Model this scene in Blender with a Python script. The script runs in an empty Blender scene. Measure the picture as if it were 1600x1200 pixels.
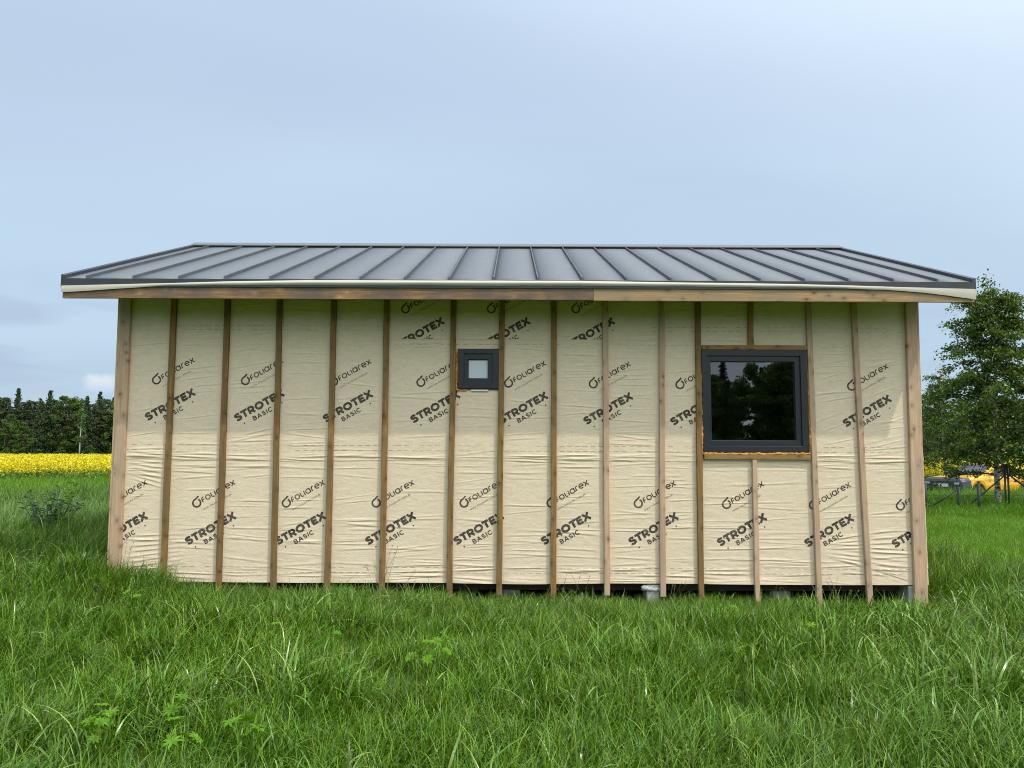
import bpy, bmesh, math, random
import numpy as np
from mathutils import Vector, Matrix

rng = np.random.default_rng(7)
random.seed(7)
R = math.radians
scene = bpy.context.scene
col = scene.collection

# ------------------------------------------------------------------ camera
F_PX, W_PX, H_PX = 1230.0, 1600.0, 1200.0
CAM = Vector((0.0, -8.65, 1.60))
PITCH, ROLL = math.atan(112.0 / F_PX), R(0.24)
fwd = Vector((0, math.cos(PITCH), math.sin(PITCH)))
up0 = Vector((0, -math.sin(PITCH), math.cos(PITCH)))
xa = Vector((1, 0, 0))
rgt = math.cos(ROLL) * xa + math.sin(ROLL) * up0
upv = -math.sin(ROLL) * xa + math.cos(ROLL) * up0
cam_data = bpy.data.cameras.new('camera')
cam = bpy.data.objects.new('camera', cam_data)
col.objects.link(cam)
m3 = Matrix((rgt, upv, -fwd)).transposed()
cam.matrix_world = Matrix.Translation(CAM) @ m3.to_4x4()
cam_data.sensor_width = 36.0
cam_data.lens = F_PX / W_PX * 36.0
cam_data.clip_start = 0.05
cam_data.clip_end = 6000
scene.camera = cam


def ray(px, py):
    return (fwd + rgt * ((px - 800.0) / F_PX) - upv * ((py - 600.0) / F_PX))


def at(px, py, Y=0.0):
    """point of the vertical plane y = Y seen at a photo pixel"""
    d = ray(px, py)
    return CAM + d * ((Y - CAM.y) / d.y)


def at_d(px, py, dist):
    return at(px, py, CAM.y + dist)


# ------------------------------------------------------------------ light
SUN_AZ, SUN_EL = R(49), R(57)        # azimuth measured from the wall normal, towards the right
sun_dir = Vector((math.sin(SUN_AZ) * math.cos(SUN_EL), -math.cos(SUN_AZ) * math.cos(SUN_EL), math.sin(SUN_EL)))
sun_data = bpy.data.lights.new('sun', 'SUN')
sun_data.energy = 1.85
sun_data.angle = R(0.9)
sun_data.color = (1.0, 0.94, 0.84)
sun = bpy.data.objects.new('sun', sun_data)
col.objects.link(sun)
sun.rotation_euler = (-sun_dir).to_track_quat('-Z', 'Y').to_euler()

scene.view_settings.view_transform = 'Standard'
scene.view_settings.look = 'None'
scene.view_settings.gamma = 1.0
scene.view_settings.use_curve_mapping = False
scene.view_settings.exposure = 0.30
scene.cycles.use_denoising = True
scene.cycles.denoising_prefilter = 'NONE'
scene.cycles.filter_width = 1.0
scene.cycles.use_adaptive_sampling = True
scene.cycles.adaptive_threshold = 0.02
scene.cycles.max_bounces = 6
scene.cycles.diffuse_bounces = 3
scene.cycles.glossy_bounces = 3
scene.cycles.transmission_bounces = 4
scene.cycles.transparent_max_bounces = 8
scene.cycles.sample_clamp_indirect = 4.0
scene.cycles.caustics_reflective = False
scene.cycles.caustics_refractive = False


# ------------------------------------------------------------------ node helpers
class NT:
    def __init__(self, tree):
        self.t = tree
        tree.nodes.clear()

    def n(self, typ, props=None, **inp):
        nd = self.t.nodes.new(typ)
        for k, v in (props or {}).items():
            setattr(nd, k, v)
        for k, v in inp.items():
            key = int(k[1:]) if k[0] == '_' and k[1:].isdigit() else k.replace('_', ' ')
            self.set(nd, key, v)
        return nd

    def set(self, nd, key, v):
        s = nd.inputs[key]
        if isinstance(v, bpy.types.NodeSocket):
            self.t.links.new(v, s)
        elif isinstance(v, bpy.types.Node):
            self.t.links.new(v.outputs[0], s)
        else:
            if isinstance(v, (tuple, list)) and s.type == 'RGBA' and len(v) == 3:
                v = (*v, 1.0)
            s.default_value = v

    def mix(self, fac, a, b, blend='MIX'):
        nd = self.t.nodes.new('ShaderNodeMix')
        nd.data_type = 'RGBA'
        nd.blend_type = blend
        for i, v in ((0, fac), (6, a), (7, b)):
            self.set(nd, i, v)
        return nd.outputs[2]

    def math(self, op, a, b=0.0, c=None, clamp=False):
        nd = self.t.nodes.new('ShaderNodeMath')
        nd.operation = op
        nd.use_clamp = clamp
        self.set(nd, 0, a)
        self.set(nd, 1, b)
        if c is not None:
            self.set(nd, 2, c)
        return nd.outputs[0]

    def ramp(self, fac, stops, interp='LINEAR'):
        nd = self.t.nodes.new('ShaderNodeValToRGB')
        self.set(nd, 0, fac)
        cr = nd.color_ramp
        cr.interpolation = interp
        while len(cr.elements) > len(stops):
            cr.elements.remove(cr.elements[-1])
        for i, (p, c) in enumerate(stops):
            e = cr.elements[i] if i < len(cr.elements) else cr.elements.new(p)
            e.position = p
            c = c if isinstance(c, (tuple, list)) else (c, c, c)
            e.color = (*c[:3], 1)
        return nd.outputs[0]

    def noise(self, vec, scale, detail=3, rough=0.55, dist=0.0):
        nd = self.n('ShaderNodeTexNoise', Scale=scale, Detail=detail, Roughness=rough, Distortion=dist)
        if vec is not None:
            self.set(nd, 'Vector', vec)
        return nd.outputs[0]

    def mapping(self, vec, loc=(0, 0, 0), rot=(0, 0, 0), scale=(1, 1, 1)):
        nd = self.n('ShaderNodeMapping', Vector=vec)
        nd.inputs['Location'].default_value = loc
        nd.inputs['Rotation'].default_value = rot
        nd.inputs['Scale'].default_value = scale
        return nd.outputs[0]


def material(name):
    m = bpy.data.materials.new(name)
    m.use_nodes = True
    return m, NT(m.node_tree)


def finish(nt, shader):
    o = nt.n('ShaderNodeOutputMaterial')
    nt.set(o, 'Surface', shader)


def principled(nt, color, rough=0.7, bump=None, bump_s=0.3, bump_d=0.01, metallic=0.0, spec=0.5):
    p = nt.n('ShaderNodeBsdfPrincipled')
    nt.set(p, 'Base Color', color)
    nt.set(p, 'Roughness', rough)
    p.inputs['Metallic'].default_value = metallic
    p.inputs['Specular IOR Level'].default_value = spec
    if bump is not None:
        b = nt.n('ShaderNodeBump', Strength=bump_s, Distance=bump_d, Height=bump)
        nt.set(p, 'Normal', b.outputs[0])
    return p.outputs[0]


# ------------------------------------------------------------------ sky
world = bpy.data.worlds.new('World')
scene.world = world
world.use_nodes = True
w = NT(world.node_tree)
sky = w.n('ShaderNodeTexSky', {'sky_type': 'NISHITA', 'sun_disc': False, 'sun_elevation': SUN_EL,
                               'sun_rotation': math.atan2(sun_dir.x, sun_dir.y), 'air_density': 1.0,
                               'dust_density': 1.5, 'ozone_density': 1.2})
tc = w.n('ShaderNodeTexCoord')
dirv = tc.outputs['Generated']
sep = w.n('ShaderNodeSeparateXYZ', Vector=dirv)
elev = w.math('MAXIMUM', sep.outputs[2], 0.0)
# flat cloud deck: project the direction on a plane overhead
den = w.math('ADD', elev, 0.16)
px_ = w.math('DIVIDE', sep.outputs[0], den)
py_ = w.math('DIVIDE', sep.outputs[1], den)
deck = w.n('ShaderNodeCombineXYZ', X=px_, Y=py_, Z=0.0).outputs[0]
n1 = w.noise(w.mapping(deck, loc=(3.1, 1.7, 0), rot=(0, 0, 0.5), scale=(0.45, 0.8, 1)), 1.0, 4, 0.45, 0.4)
n2 = w.noise(w.mapping(deck, loc=(8.1, 4.7, 0), scale=(0.45, 0.9, 1)), 1.1, 3, 0.45, 0.3)
cover = w.ramp(n1, [(0.30, 0.80), (0.68, 0.97)])
tone = w.ramp(n2, [(0.30, (0.420, 0.520, 0.655)), (0.5, (0.440, 0.560, 0.690)), (0.72, (0.485, 0.605, 0.715))])
low = w.ramp(elev, [(0.0, 1.0), (0.20, 0.85), (0.38, 0.0)])
tone = w.mix(w.math('MULTIPLY', low, 0.55), tone, (0.445, 0.605, 0.740))
# an even deck of thin cloud grows brighter overhead, as overcast skies do
zen = w.math('MULTIPLY_ADD', elev, 0.55, 0.90)
# broad thin-cloud aureole round the unseen sun, added to lift the wall's shade
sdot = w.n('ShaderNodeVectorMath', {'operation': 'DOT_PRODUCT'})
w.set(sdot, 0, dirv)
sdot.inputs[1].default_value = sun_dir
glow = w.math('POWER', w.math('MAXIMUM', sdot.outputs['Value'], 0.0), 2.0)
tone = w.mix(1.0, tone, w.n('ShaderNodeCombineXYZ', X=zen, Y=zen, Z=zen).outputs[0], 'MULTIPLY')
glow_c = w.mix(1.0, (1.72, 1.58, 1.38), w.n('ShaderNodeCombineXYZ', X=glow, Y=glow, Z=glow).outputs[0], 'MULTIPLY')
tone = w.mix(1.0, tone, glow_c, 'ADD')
skyblue = w.mix(1.0, sky.outputs[0], (0.085, 0.085, 0.085), 'MULTIPLY')
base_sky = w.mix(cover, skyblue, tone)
# grey smears and little cumulus heaps low over the trees
smear = w.noise(w.mapping(dirv, loc=(1.3, 0, 4.4), scale=(5, 5, 26)), 1.0, 3, 0.5, 0.2)
smear_f = w.math('MULTIPLY', w.ramp(smear, [(0.50, 0.0), (0.64, 1.0)]), w.ramp(elev, [(0.05, 0.0), (0.08, 1.0), (0.15, 0.9), (0.21, 0.0)]))
base_sky = w.mix(w.math('MULTIPLY', smear_f, 0.75), base_sky, (0.36, 0.45, 0.585))
cdir = ray(157, 601).normalized()
dist_n = w.n('ShaderNodeTexNoise', Vector=dirv, Scale=60.0, Detail=4.0)
warp = w.n('ShaderNodeVectorMath', {'operation': 'MULTIPLY_ADD'})
w.set(warp, 0, dist_n.outputs[1])
warp.inputs[1].default_value = (0.016, 0.016, 0.020)
w.set(warp, 2, dirv)
dv = w.n('ShaderNodeVectorMath', {'operation': 'SUBTRACT'})
w.set(dv, 0, warp)
dv.inputs[1].default_value = (cdir.x + .008, cdir.y + .008, cdir.z + .010)
dm = w.n('ShaderNodeVectorMath', {'operation': 'MULTIPLY'})
w.set(dm, 0, dv)
dm.inputs[1].default_value = (0.85, 0.85, 1.35)
dl = w.n('ShaderNodeVectorMath', {'operation': 'LENGTH'})
w.set(dl, 0, dm)
blob = w.ramp(dl.outputs['Value'], [(0.009, 1.0), (0.0195, 0.0)])
ctop = w.n('ShaderNodeMapRange', Value=sep.outputs[2])
ctop.inputs[1].default_value = cdir.z - 0.012
ctop.inputs[2].default_value = cdir.z + 0.008
ccol = w.mix(ctop.outputs[0], (0.40, 0.51, 0.68), (0.70, 0.73, 0.77))
base_sky = w.mix(w.math('MULTIPLY', blob, 0.85), base_sky, ccol)
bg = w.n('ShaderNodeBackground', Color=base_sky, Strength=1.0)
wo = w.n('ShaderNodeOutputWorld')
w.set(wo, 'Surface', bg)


# ------------------------------------------------------------------ mesh helpers
class MB:
    def __init__(self):
        self.v, self.f, self.s = [], [], []

    def add(self, verts, faces, smooth=False):
        o = len(self.v)
        self.v += [tuple(p) for p in verts]
        self.f += [tuple(i + o for i in f) for f in faces]
        self.s += [smooth] * len(faces)
        return self

    def box(self, a, b):
        (x0, y0, z0), (x1, y1, z1) = a, b
        return self.hexa([(x0, y0, z0), (x1, y0, z0), (x1, y1, z0), (x0, y1, z0),
                          (x0, y0, z1), (x1, y0, z1), (x1, y1, z1), (x0, y1, z1)])

    def hexa(self, p):
        return self.add(p, [(3, 2, 1, 0), (4, 5, 6, 7), (0, 1, 5, 4), (1, 2, 6, 5), (2, 3, 7, 6), (3, 0, 4, 7)])

    def tube(self, pts, rad, n=8, cap=True, smooth=True):
        pts = [Vector(p) for p in pts]
        rad = rad if isinstance(rad, (list, tuple)) else [rad] * len(pts)
        rings, ref = [], None
        for i, p in enumerate(pts):
            t = (pts[min(i + 1, len(pts) - 1)] - pts[max(i - 1, 0)]).normalized()
            if ref is None:
                ref = Vector((1, 0, 0)) if abs(t.x) < 0.8 else Vector((0, 1, 0))
            u = (ref - t * ref.dot(t)).normalized()
            ref = u
            v = t.cross(u)
            rings.append([p + (u * math.cos(2 * math.pi * k / n) + v * math.sin(2 * math.pi * k / n)) * rad[i] for k in range(n)])
        vs = [q for r in rings for q in r]
        fs = []
        for i in range(len(pts) - 1):
            for k in range(n):
                fs.append((i * n + k, i * n + (k + 1) % n, (i + 1) * n + (k + 1) % n, (i + 1) * n + k))
        self.add(vs, fs, smooth)
        if cap:
            o = len(self.v) - len(vs)
            self.f += [tuple(o + k for k in reversed(range(n))), tuple(o + (len(pts) - 1) * n + k for k in range(n))]
            self.s += [False, False]
        return self

    def prism(self, prof, x0, x1, axis=0):
        """closed profile of (a, b) pairs extruded along one axis"""
        n = len(prof)

        def P(t, a, b):
            return (t, a, b) if axis == 0 else ((a, t, b) if axis == 1 else (a, b, t))
        vs = [P(x0, a, b) for a, b in prof] + [P(x1, a, b) for a, b in prof]
        fs = [(i, (i + 1) % n, n + (i + 1) % n, n + i) for i in range(n)]
        fs += [tuple(reversed(range(n))), tuple(range(n, 2 * n))]
        return self.add(vs, fs)

    def mesh(self, name, mat, bevel=0.0, recalc=True):
        me = bpy.data.meshes.new(name)
        me.from_pydata(self.v, [], self.f)
        if recalc or bevel:
            bm = bmesh.new()
            bm.from_mesh(me)
            bmesh.ops.recalc_face_normals(bm, faces=bm.faces)
            if bevel:
                bmesh.ops.bevel(bm, geom=list(bm.edges), offset=bevel, segments=1, affect='EDGES', clamp_overlap=True)
            bm.to_mesh(me)
            bm.free()
        if not bevel and any(self.s):
            me.polygons.foreach_set('use_smooth', self.s)
        if mat:
            me.materials.append(mat)
        me.update()
        return me

    def build(self, name, mat, parent=None, origin=(0, 0, 0), bevel=0.0):
        """link as one object; vertices are given in the parent's space (origin moves the pivot only)"""
        o = Vector(origin)
        if o.length:
            self.v = [tuple(Vector(p) - o) for p in self.v]
        ob = bpy.data.objects.new(name, self.mesh(name, mat, bevel))
        col.objects.link(ob)
        ob.location = o
        ob.parent = parent
        return ob


def np_mesh(name, V, Fq, mat, smooth=False):
    me = bpy.data.meshes.new(name)
    V = np.asarray(V, dtype=np.float32)
    Fq = np.asarray(Fq, dtype=np.int32)
    k = Fq.shape[1]
    me.vertices.add(len(V))
    me.vertices.foreach_set('co', V.ravel())
    me.loops.add(Fq.size)
    me.loops.foreach_set('vertex_index', Fq.ravel())
    me.polygons.add(len(Fq))
    me.polygons.foreach_set('loop_start', np.arange(0, Fq.size, k, dtype=np.int32))
    if smooth:
        me.polygons.foreach_set('use_smooth', np.ones(len(Fq), dtype=bool))
    if mat:
        me.materials.append(mat)
    me.update(calc_edges=True)
    me.validate()
    return me


def link(name, me, parent=None, loc=(0, 0, 0), rotz=0.0, scale=1.0):
    o = bpy.data.objects.new(name, me)
    col.objects.link(o)
    o.location = loc
    o.rotation_euler = (0, 0, rotz)
    o.scale = (scale,) * 3
    o.parent = parent
    return o


def tag(o, label=None, cat=None, group=None, kind=None):
    for k, v in (('label', label), ('category', cat), ('group', group), ('kind', kind)):
        if v:
            o[k] = v
    return o


def copy_tree(o, parent=None):
    c = o.copy()
    col.objects.link(c)
    c.parent = parent
    for ch in list(o.children):
        copy_tree(ch, c)
    return c


def vnoise(x, y, seed=0):
    """cheap smooth 2-D noise in -1..1 (numpy)"""
    r = np.random.default_rng(seed)
    out = 0
    for k in range(5):
        a = r.uniform(0, 2 * np.pi)
        fr = r.uniform(0.6, 1.6)
        ph = r.uniform(0, 6.28)
        out = out + np.sin((x * np.cos(a) + y * np.sin(a)) * fr + ph + 0.7 * np.sin((x * np.sin(a) - y * np.cos(a)) * fr * 0.7 + ph * 2))
    return out / 3.0


# ------------------------------------------------------------------ materials
def wood(name, c_light, c_dark, c_knot, axis=2, weather=None, wamt=0.0):
    m, t = material(name)
    tcn = t.n('ShaderNodeTexCoord')
    oi = t.n('ShaderNodeObjectInfo')
    off = t.n('ShaderNodeVectorMath', {'operation': 'SCALE'})
    comb = t.n('ShaderNodeCombineXYZ', X=oi.outputs['Random'], Y=oi.outputs['Random'], Z=oi.outputs['Random'])
    t.set(off, 0, comb)
    off.inputs['Scale'].default_value = 37.0
    add = t.n('ShaderNodeVectorMath', {'operation': 'ADD'})
    t.set(add, 0, tcn.outputs['Object'])
    t.set(add, 1, off.outputs[0])
    v = add.outputs[0]
    sc = [14, 14, 14]
    sc[axis] = 0.9
    grain = t.noise(t.mapping(v, scale=sc), 3.0, 5, 0.6, 0.6)
    sc2 = [60, 60, 60]
    sc2[axis] = 2.0
    fine = t.noise(t.mapping(v, scale=sc2), 2.0, 3, 0.6)
    sc3 = [1.6, 1.6, 1.6]
    patch = t.noise(t.mapping(v, scale=sc3), 1.6, 3, 0.5)
    sck = [6.0, 6.0, 6.0]
    sck[axis] = 3.4
    wob = t.noise(v, 30.0, 2, 0.5)
    sxyz = t.n('ShaderNodeSeparateXYZ', Vector=v)
    flat2 = t.n('ShaderNodeCombineXYZ', X=t.math('MULTIPLY', sxyz.outputs[0 if axis != 0 else 2], 6.5), Y=t.math('MULTIPLY', sxyz.outputs[axis], 4.6))
    vor = t.n('ShaderNodeTexVoronoi', {'voronoi_dimensions': '2D'}, Vector=flat2, Scale=1.0)
    kd = t.math('ADD', vor.outputs['Distance'], t.math('MULTIPLY_ADD', wob, 0.10, -0.05))
    knot = t.math('MAXIMUM', t.ramp(kd, [(0.06, 1.0), (0.13, 0.0)]), t.math('MULTIPLY', t.ramp(kd, [(0.12, 0.9), (0.30, 0.0)]), 0.4))
    c = t.mix(t.ramp(grain, [(0.35, 0.0), (0.68, 1.0)]), c_light, c_dark)
    c = t.mix(t.math('MULTIPLY', t.ramp(fine, [(0.4, 0.0), (0.7, 1.0)]), 0.35), c, c_dark)
    c = t.mix(t.math('MULTIPLY', knot, 0.75), c, c_knot)
    if weather:
        c = t.mix(t.math('MULTIPLY', t.ramp(patch, [(0.38, 0.0), (0.62, 1.0)]), wamt), c, weather)
    hv = t.n('ShaderNodeHueSaturation', Color=c)
    t.set(hv, 'Value', t.math('MULTIPLY_ADD', oi.outputs['Random'], 0.30, 0.85))
    finish(t, principled(t, hv.outputs[0], 0.78, fine, 0.35, 0.003, spec=0.25))
    return m


M = {}
M['treated'] = wood('treated_wood', (0.33, 0.20, 0.075), (0.17, 0.095, 0.032), (0.06, 0.03, 0.014), 2, (0.16, 0.12, 0.055), 0.6)
M['pale'] = wood('pale_wood', (0.66, 0.47, 0.315), (0.45, 0.295, 0.185), (0.15, 0.075, 0.04), 2, (0.44, 0.35, 0.26), 0.5)
M['pale_x'] = wood('pale_wood_lengthwise', (0.52, 0.35, 0.19), (0.33, 0.205, 0.10), (0.10, 0.05, 0.025), 0, (0.27, 0.22, 0.15), 0.6)
M['treated_x'] = wood('treated_wood_lengthwise', (0.34, 0.225, 0.10), (0.21, 0.13, 0.05), (0.08, 0.04, 0.018), 0)
M['fascia'] = wood('weathered_fascia_wood', (0.38, 0.23, 0.115), (0.16, 0.095, 0.05), (0.42, 0.29, 0.16), 0, (0.115, 0.095, 0.078), 0.85)
M['raw'] = wood('rough_sawn_wood', (0.33, 0.24, 0.14), (0.22, 0.15, 0.08), (0.1, 0.06, 0.03), 1)

m, t = material('breather_membrane')
tcn = t.n('ShaderNodeTexCoord')
v = tcn.outputs['Object']
big = t.noise(v, 1.7, 4, 0.6)
fib = t.noise(t.mapping(v, scale=(60, 60, 110)), 1.0, 4, 0.65)
cloudy = t.noise(t.mapping(v, scale=(9, 9, 22)), 1.0, 4, 0.6, 0.3)
c = t.mix(big, (0.765, 0.645, 0.475), (0.81, 0.695, 0.52))
c = t.mix(t.math('MULTIPLY', t.ramp(cloudy, [(0.35, 0.0), (0.7, 1.0)]), 0.55), c, (0.65, 0.54, 0.39))
c = t.mix(t.math('MULTIPLY', t.ramp(fib, [(0.4, 0.0), (0.75, 1.0)]), 0.40), c, (0.57, 0.465, 0.325))
p_ = principled(t, c, 0.72, t.math('ADD', t.math('MULTIPLY', cloudy, 1.0), t.math('MULTIPLY', fib, 0.25)), 0.6, 0.008, spec=0.25)
finish(t, p_)
M['film'] = m

m, t = material('printing_ink')
tcn = t.n('ShaderNodeTexCoord')
wv = t.noise(t.mapping(tcn.outputs['Object'], scale=(70, 70, 100)), 1.0, 3, 0.7)
wv2 = t.noise(tcn.outputs['Object'], 9.0, 3, 0.6)
fade = t.math('MULTIPLY', t.ramp(t.math('ADD', t.math('MULTIPLY', wv, 0.6), t.math('MULTIPLY', wv2, 0.4)), [(0.42, 0.0), (0.68, 1.0)]), 0.40)
finish(t, principled(t, t.mix(fade, (0.040, 0.034, 0.028), (0.40, 0.34, 0.25)), 0.75, spec=0.2))
M['ink'] = m
m, t = material('thin_printing_ink')
finish(t, principled(t, (0.26, 0.22, 0.155), 0.75, spec=0.2))
M['ink_thin'] = m


def simple(name, color, rough=0.6, metallic=0.0, spec=0.5, nscale=None, namt=0.2, bump=0.0):
    m, t = material(name)
    c = color
    b = None
    if nscale:
        tcn = t.n('ShaderNodeTexCoord')
        b = t.noise(tcn.outputs['Object'], nscale, 4, 0.6)
        c = t.mix(t.ramp(b, [(0.3, 0.0), (0.7, 1.0)]), tuple(x * (1 - namt) for x in color), tuple(min(1, x * (1 + namt)) for x in color))
    finish(t, principled(t, c, rough, b if bump else None, bump, 0.01, metallic, spec))
    return m


m, t = material('roof_sheet_metal')
tcn = t.n('ShaderNodeTexCoord')
geo = t.n('ShaderNodeNewGeometry')
dust = t.noise(t.mapping(geo.outputs['Position'], scale=(2.2, 0.7, 0.7)), 1.3, 5, 0.65, 0.5)
spots = t.noise(geo.outputs['Position'], 2.6, 4, 0.7, 0.8)
oi = t.n('ShaderNodeObjectInfo')
c = t.mix(t.math('MULTIPLY', dust, 0.6), (0.125, 0.140, 0.155), (0.165, 0.18, 0.195))
c = t.mix(t.math('MULTIPLY', t.ramp(spots, [(0.66, 0.0), (0.80, 1.0)]), 0.5), c, (0.40, 0.42, 0.43))
hv = t.n('ShaderNodeHueSaturation', Color=c)
t.set(hv, 'Value', t.math('MULTIPLY_ADD', oi.outputs['Random'], 0.12, 0.94))
wav = t.noise(t.mapping(geo.outputs['Position'], scale=(1.0, 0.6, 0.6)), 2.2, 2, 0.5)
p = t.n('ShaderNodeBsdfPrincipled', Roughness=t.ramp(dust, [(0.3, 0.46), (0.7, 0.54)]))
t.set(p, 'Base Color', hv.outputs[0])
p.inputs['Metallic'].default_value = 0.15
bmp = t.n('ShaderNodeBump', Strength=0.12, Distance=0.02, Height=wav)
t.set(p, 'Normal', bmp.outputs[0])
finish(t, p.outputs[0])
M['roof'] = m
M['flash'] = simple('dark_flashing_metal', (0.035, 0.042, 0.052), 0.42, 0.1, 0.5, 6.0, 0.15)
M['seam'] = simple('seam_metal', (0.085, 0.095, 0.108), 0.45, 0.1, 0.5, 6.0, 0.2)
M['upvc'] = simple('anthracite_window_frame', (0.010, 0.0145, 0.022), 0.42, 0.0, 0.5, 30.0, 0.1)
M['gasket'] = simple('black_gasket', (0.008, 0.008, 0.009), 0.6)
M['spacer'] = simple('glazing_spacer', (0.30, 0.32, 0.33), 0.4)
M['dark'] = simple('dark_timber', (0.06, 0.048, 0.034), 0.85, nscale=8.0)
M['inner'] = simple('interior_board', (0.10, 0.095, 0.085), 0.9, nscale=4.0)
M['concrete'] = simple('concrete', (0.36, 0.37, 0.36), 0.85, nscale=14.0, namt=0.25, bump=0.4)
M['white'] = simple('white_plastic', (0.75, 0.75, 0.72), 0.5)
M['foam'] = simple('expanding_foam', (0.62, 0.27, 0.055), 0.8, spec=0.2, nscale=40.0, namt=0.4, bump=0.7)
M['fence'] = simple('dark_green_steel', (0.018, 0.026, 0.026), 0.5, nscale=20.0)
M['fence_old'] = simple('grey_steel', (0.06, 0.068, 0.068), 0.5, nscale=20.0)
M['soil'] = simple('soil', (0.05, 0.035, 0.02), 0.95, nscale=9.0, namt=0.4)

m, t = material('window_glass')
g1 = t.n('ShaderNodeBsdfGlossy', Color=(0.92, 0.95, 0.95), Roughness=0.0)
tcn = t.n('ShaderNodeTexCoord')
wob = t.noise(tcn.outputs['Object'], 1.6, 1, 0.4)
bmp = t.n('ShaderNodeBump', Strength=0.05, Distance=0.01, Height=wob)
t.set(g1, 'Normal', bmp.outputs[0])
tr = t.n('ShaderNodeBsdfTransparent', Color=(0.55, 0.60, 0.58))
fr = t.n('ShaderNodeFresnel', IOR=2.35)
mx = t.n('ShaderNodeMixShader')
t.set(mx, 0, fr.outputs[0])
t.set(mx, 1, tr)
t.set(mx, 2, g1)
finish(t, mx.outputs[0])
M['glass'] = m
m, t = material('frosted_glass')
finish(t, principled(t, (0.54, 0.61, 0.69), 0.25, spec=0.8))
M['frosted'] = m


def leaf_mat(name, cols, trans=0.35, island=True, rough=0.5, gloss=0.25, inst_tint=False, grad=None):
    """cols: list of (pos, colour) picked per leaf; tint: instancer attribute shifting hue towards pale/blue grass"""
    m, t = material(name)
    geo = t.n('ShaderNodeNewGeometry')
    rnd = geo.outputs['Random Per Island']
    c = t.ramp(rnd, cols)
    if inst_tint:
        oi = t.n('ShaderNodeObjectInfo')
        at_ = t.n('ShaderNodeAttribute', {'attribute_type': 'INSTANCER', 'attribute_name': 'tint'})
        c = t.mix(at_.outputs['Fac'], c, inst_tint)
        hv = t.n('ShaderNodeHueSaturation', Color=c)
        t.set(hv, 'Value', t.math('MULTIPLY_ADD', oi.outputs['Random'], 0.5, 0.75))
        t.set(hv, 'Hue', t.math('MULTIPLY_ADD', oi.outputs['Random'], 0.03, 0.485))
        c = hv.outputs[0]
    else:
        oi = t.n('ShaderNodeObjectInfo')
        hv = t.n('ShaderNodeHueSaturation', Color=c)
        t.set(hv, 'Value', t.math('MULTIPLY_ADD', oi.outputs['Random'], 0.35, 0.82))
        c = hv.outputs[0]
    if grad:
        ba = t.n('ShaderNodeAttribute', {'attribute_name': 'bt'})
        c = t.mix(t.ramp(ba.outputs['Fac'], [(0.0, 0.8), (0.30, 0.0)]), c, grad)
    p = principled(t, c, rough, spec=gloss)
    tl = t.n('ShaderNodeBsdfTranslucent')
    tcol = t.n('ShaderNodeHueSaturation', Color=c)
    tcol.inputs['Hue'].default_value = 0.485
    tcol.inputs['Saturation'].default_value = 1.1
    tcol.inputs['Value'].default_value = 1.25
    t.set(tl, 'Color', tcol.outputs[0])
    mx = t.n('ShaderNodeMixShader')
    mx.inputs[0].default_value = trans
    t.set(mx, 1, p)
    t.set(mx, 2, tl)
    finish(t, mx.outputs[0])
    return m


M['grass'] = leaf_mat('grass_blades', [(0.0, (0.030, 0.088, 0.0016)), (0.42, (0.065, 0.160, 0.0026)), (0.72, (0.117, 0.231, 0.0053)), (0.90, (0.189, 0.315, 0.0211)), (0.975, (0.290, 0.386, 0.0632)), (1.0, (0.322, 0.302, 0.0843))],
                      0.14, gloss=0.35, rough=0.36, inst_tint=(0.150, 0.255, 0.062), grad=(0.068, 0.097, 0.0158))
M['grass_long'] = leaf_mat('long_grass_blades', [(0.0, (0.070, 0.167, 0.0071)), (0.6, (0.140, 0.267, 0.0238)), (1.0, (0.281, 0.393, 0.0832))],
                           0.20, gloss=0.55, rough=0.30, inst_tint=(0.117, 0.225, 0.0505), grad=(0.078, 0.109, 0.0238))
M['grass_bright'] = leaf_mat('yellow_green_grass_blades', [(0.0, (0.081, 0.199, 0.0080)), (0.6, (0.128, 0.275, 0.0144)), (1.0, (0.204, 0.342, 0.0400))],
                             0.30, gloss=0.25, rough=0.45, inst_tint=(0.102, 0.228, 0.0320))  # lighter, yellower green for the farther grass
M['stalk'] = leaf_mat('seed_stalks', [(0.0, (0.12, 0.20, 0.05)), (1.0, (0.30, 0.32, 0.14))], 0.2, gloss=0.3)
M['straw'] = leaf_mat('dry_straw', [(0.0, (0.24, 0.19, 0.075)), (1.0, (0.46, 0.39, 0.19))], 0.2, gloss=0.3)
M['lupine'] = leaf_mat('lupine_leaves', [(0.0, (0.10, 0.245, 0.010)), (1.0, (0.155, 0.32, 0.020))], 0.28, gloss=0.25)
M['weed'] = leaf_mat('grey_green_leaves', [(0.0, (0.035, 0.09, 0.030)), (0.7, (0.06, 0.13, 0.045)), (1.0, (0.20, 0.27, 0.18))], 0.25, gloss=0.4)
M['birch_leaf'] = leaf_mat('birch_leaves', [(0.0, (0.030, 0.072, 0.005)), (0.6, (0.064, 0.122, 0.009)), (0.9, (0.125, 0.195, 0.020)), (1.0, (0.22, 0.28, 0.06))], 0.30, gloss=0.5, rough=0.32)
M['spruce'] = leaf_mat('spruce_needles', [(0.0, (0.032, 0.062, 0.026)), (1.0, (0.065, 0.105, 0.042))], 0.10, gloss=0.2)
M['pine'] = leaf_mat('pine_needles', [(0.0, (0.052, 0.074, 0.036)), (1.0, (0.095, 0.118, 0.055))], 0.10, gloss=0.2)
M['broad'] = leaf_mat('broad_leaves', [(0.0, (0.050, 0.098, 0.018)), (0.6, (0.085, 0.155, 0.026)), (1.0, (0.13, 0.21, 0.04))], 0.25, gloss=0.3)
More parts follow.
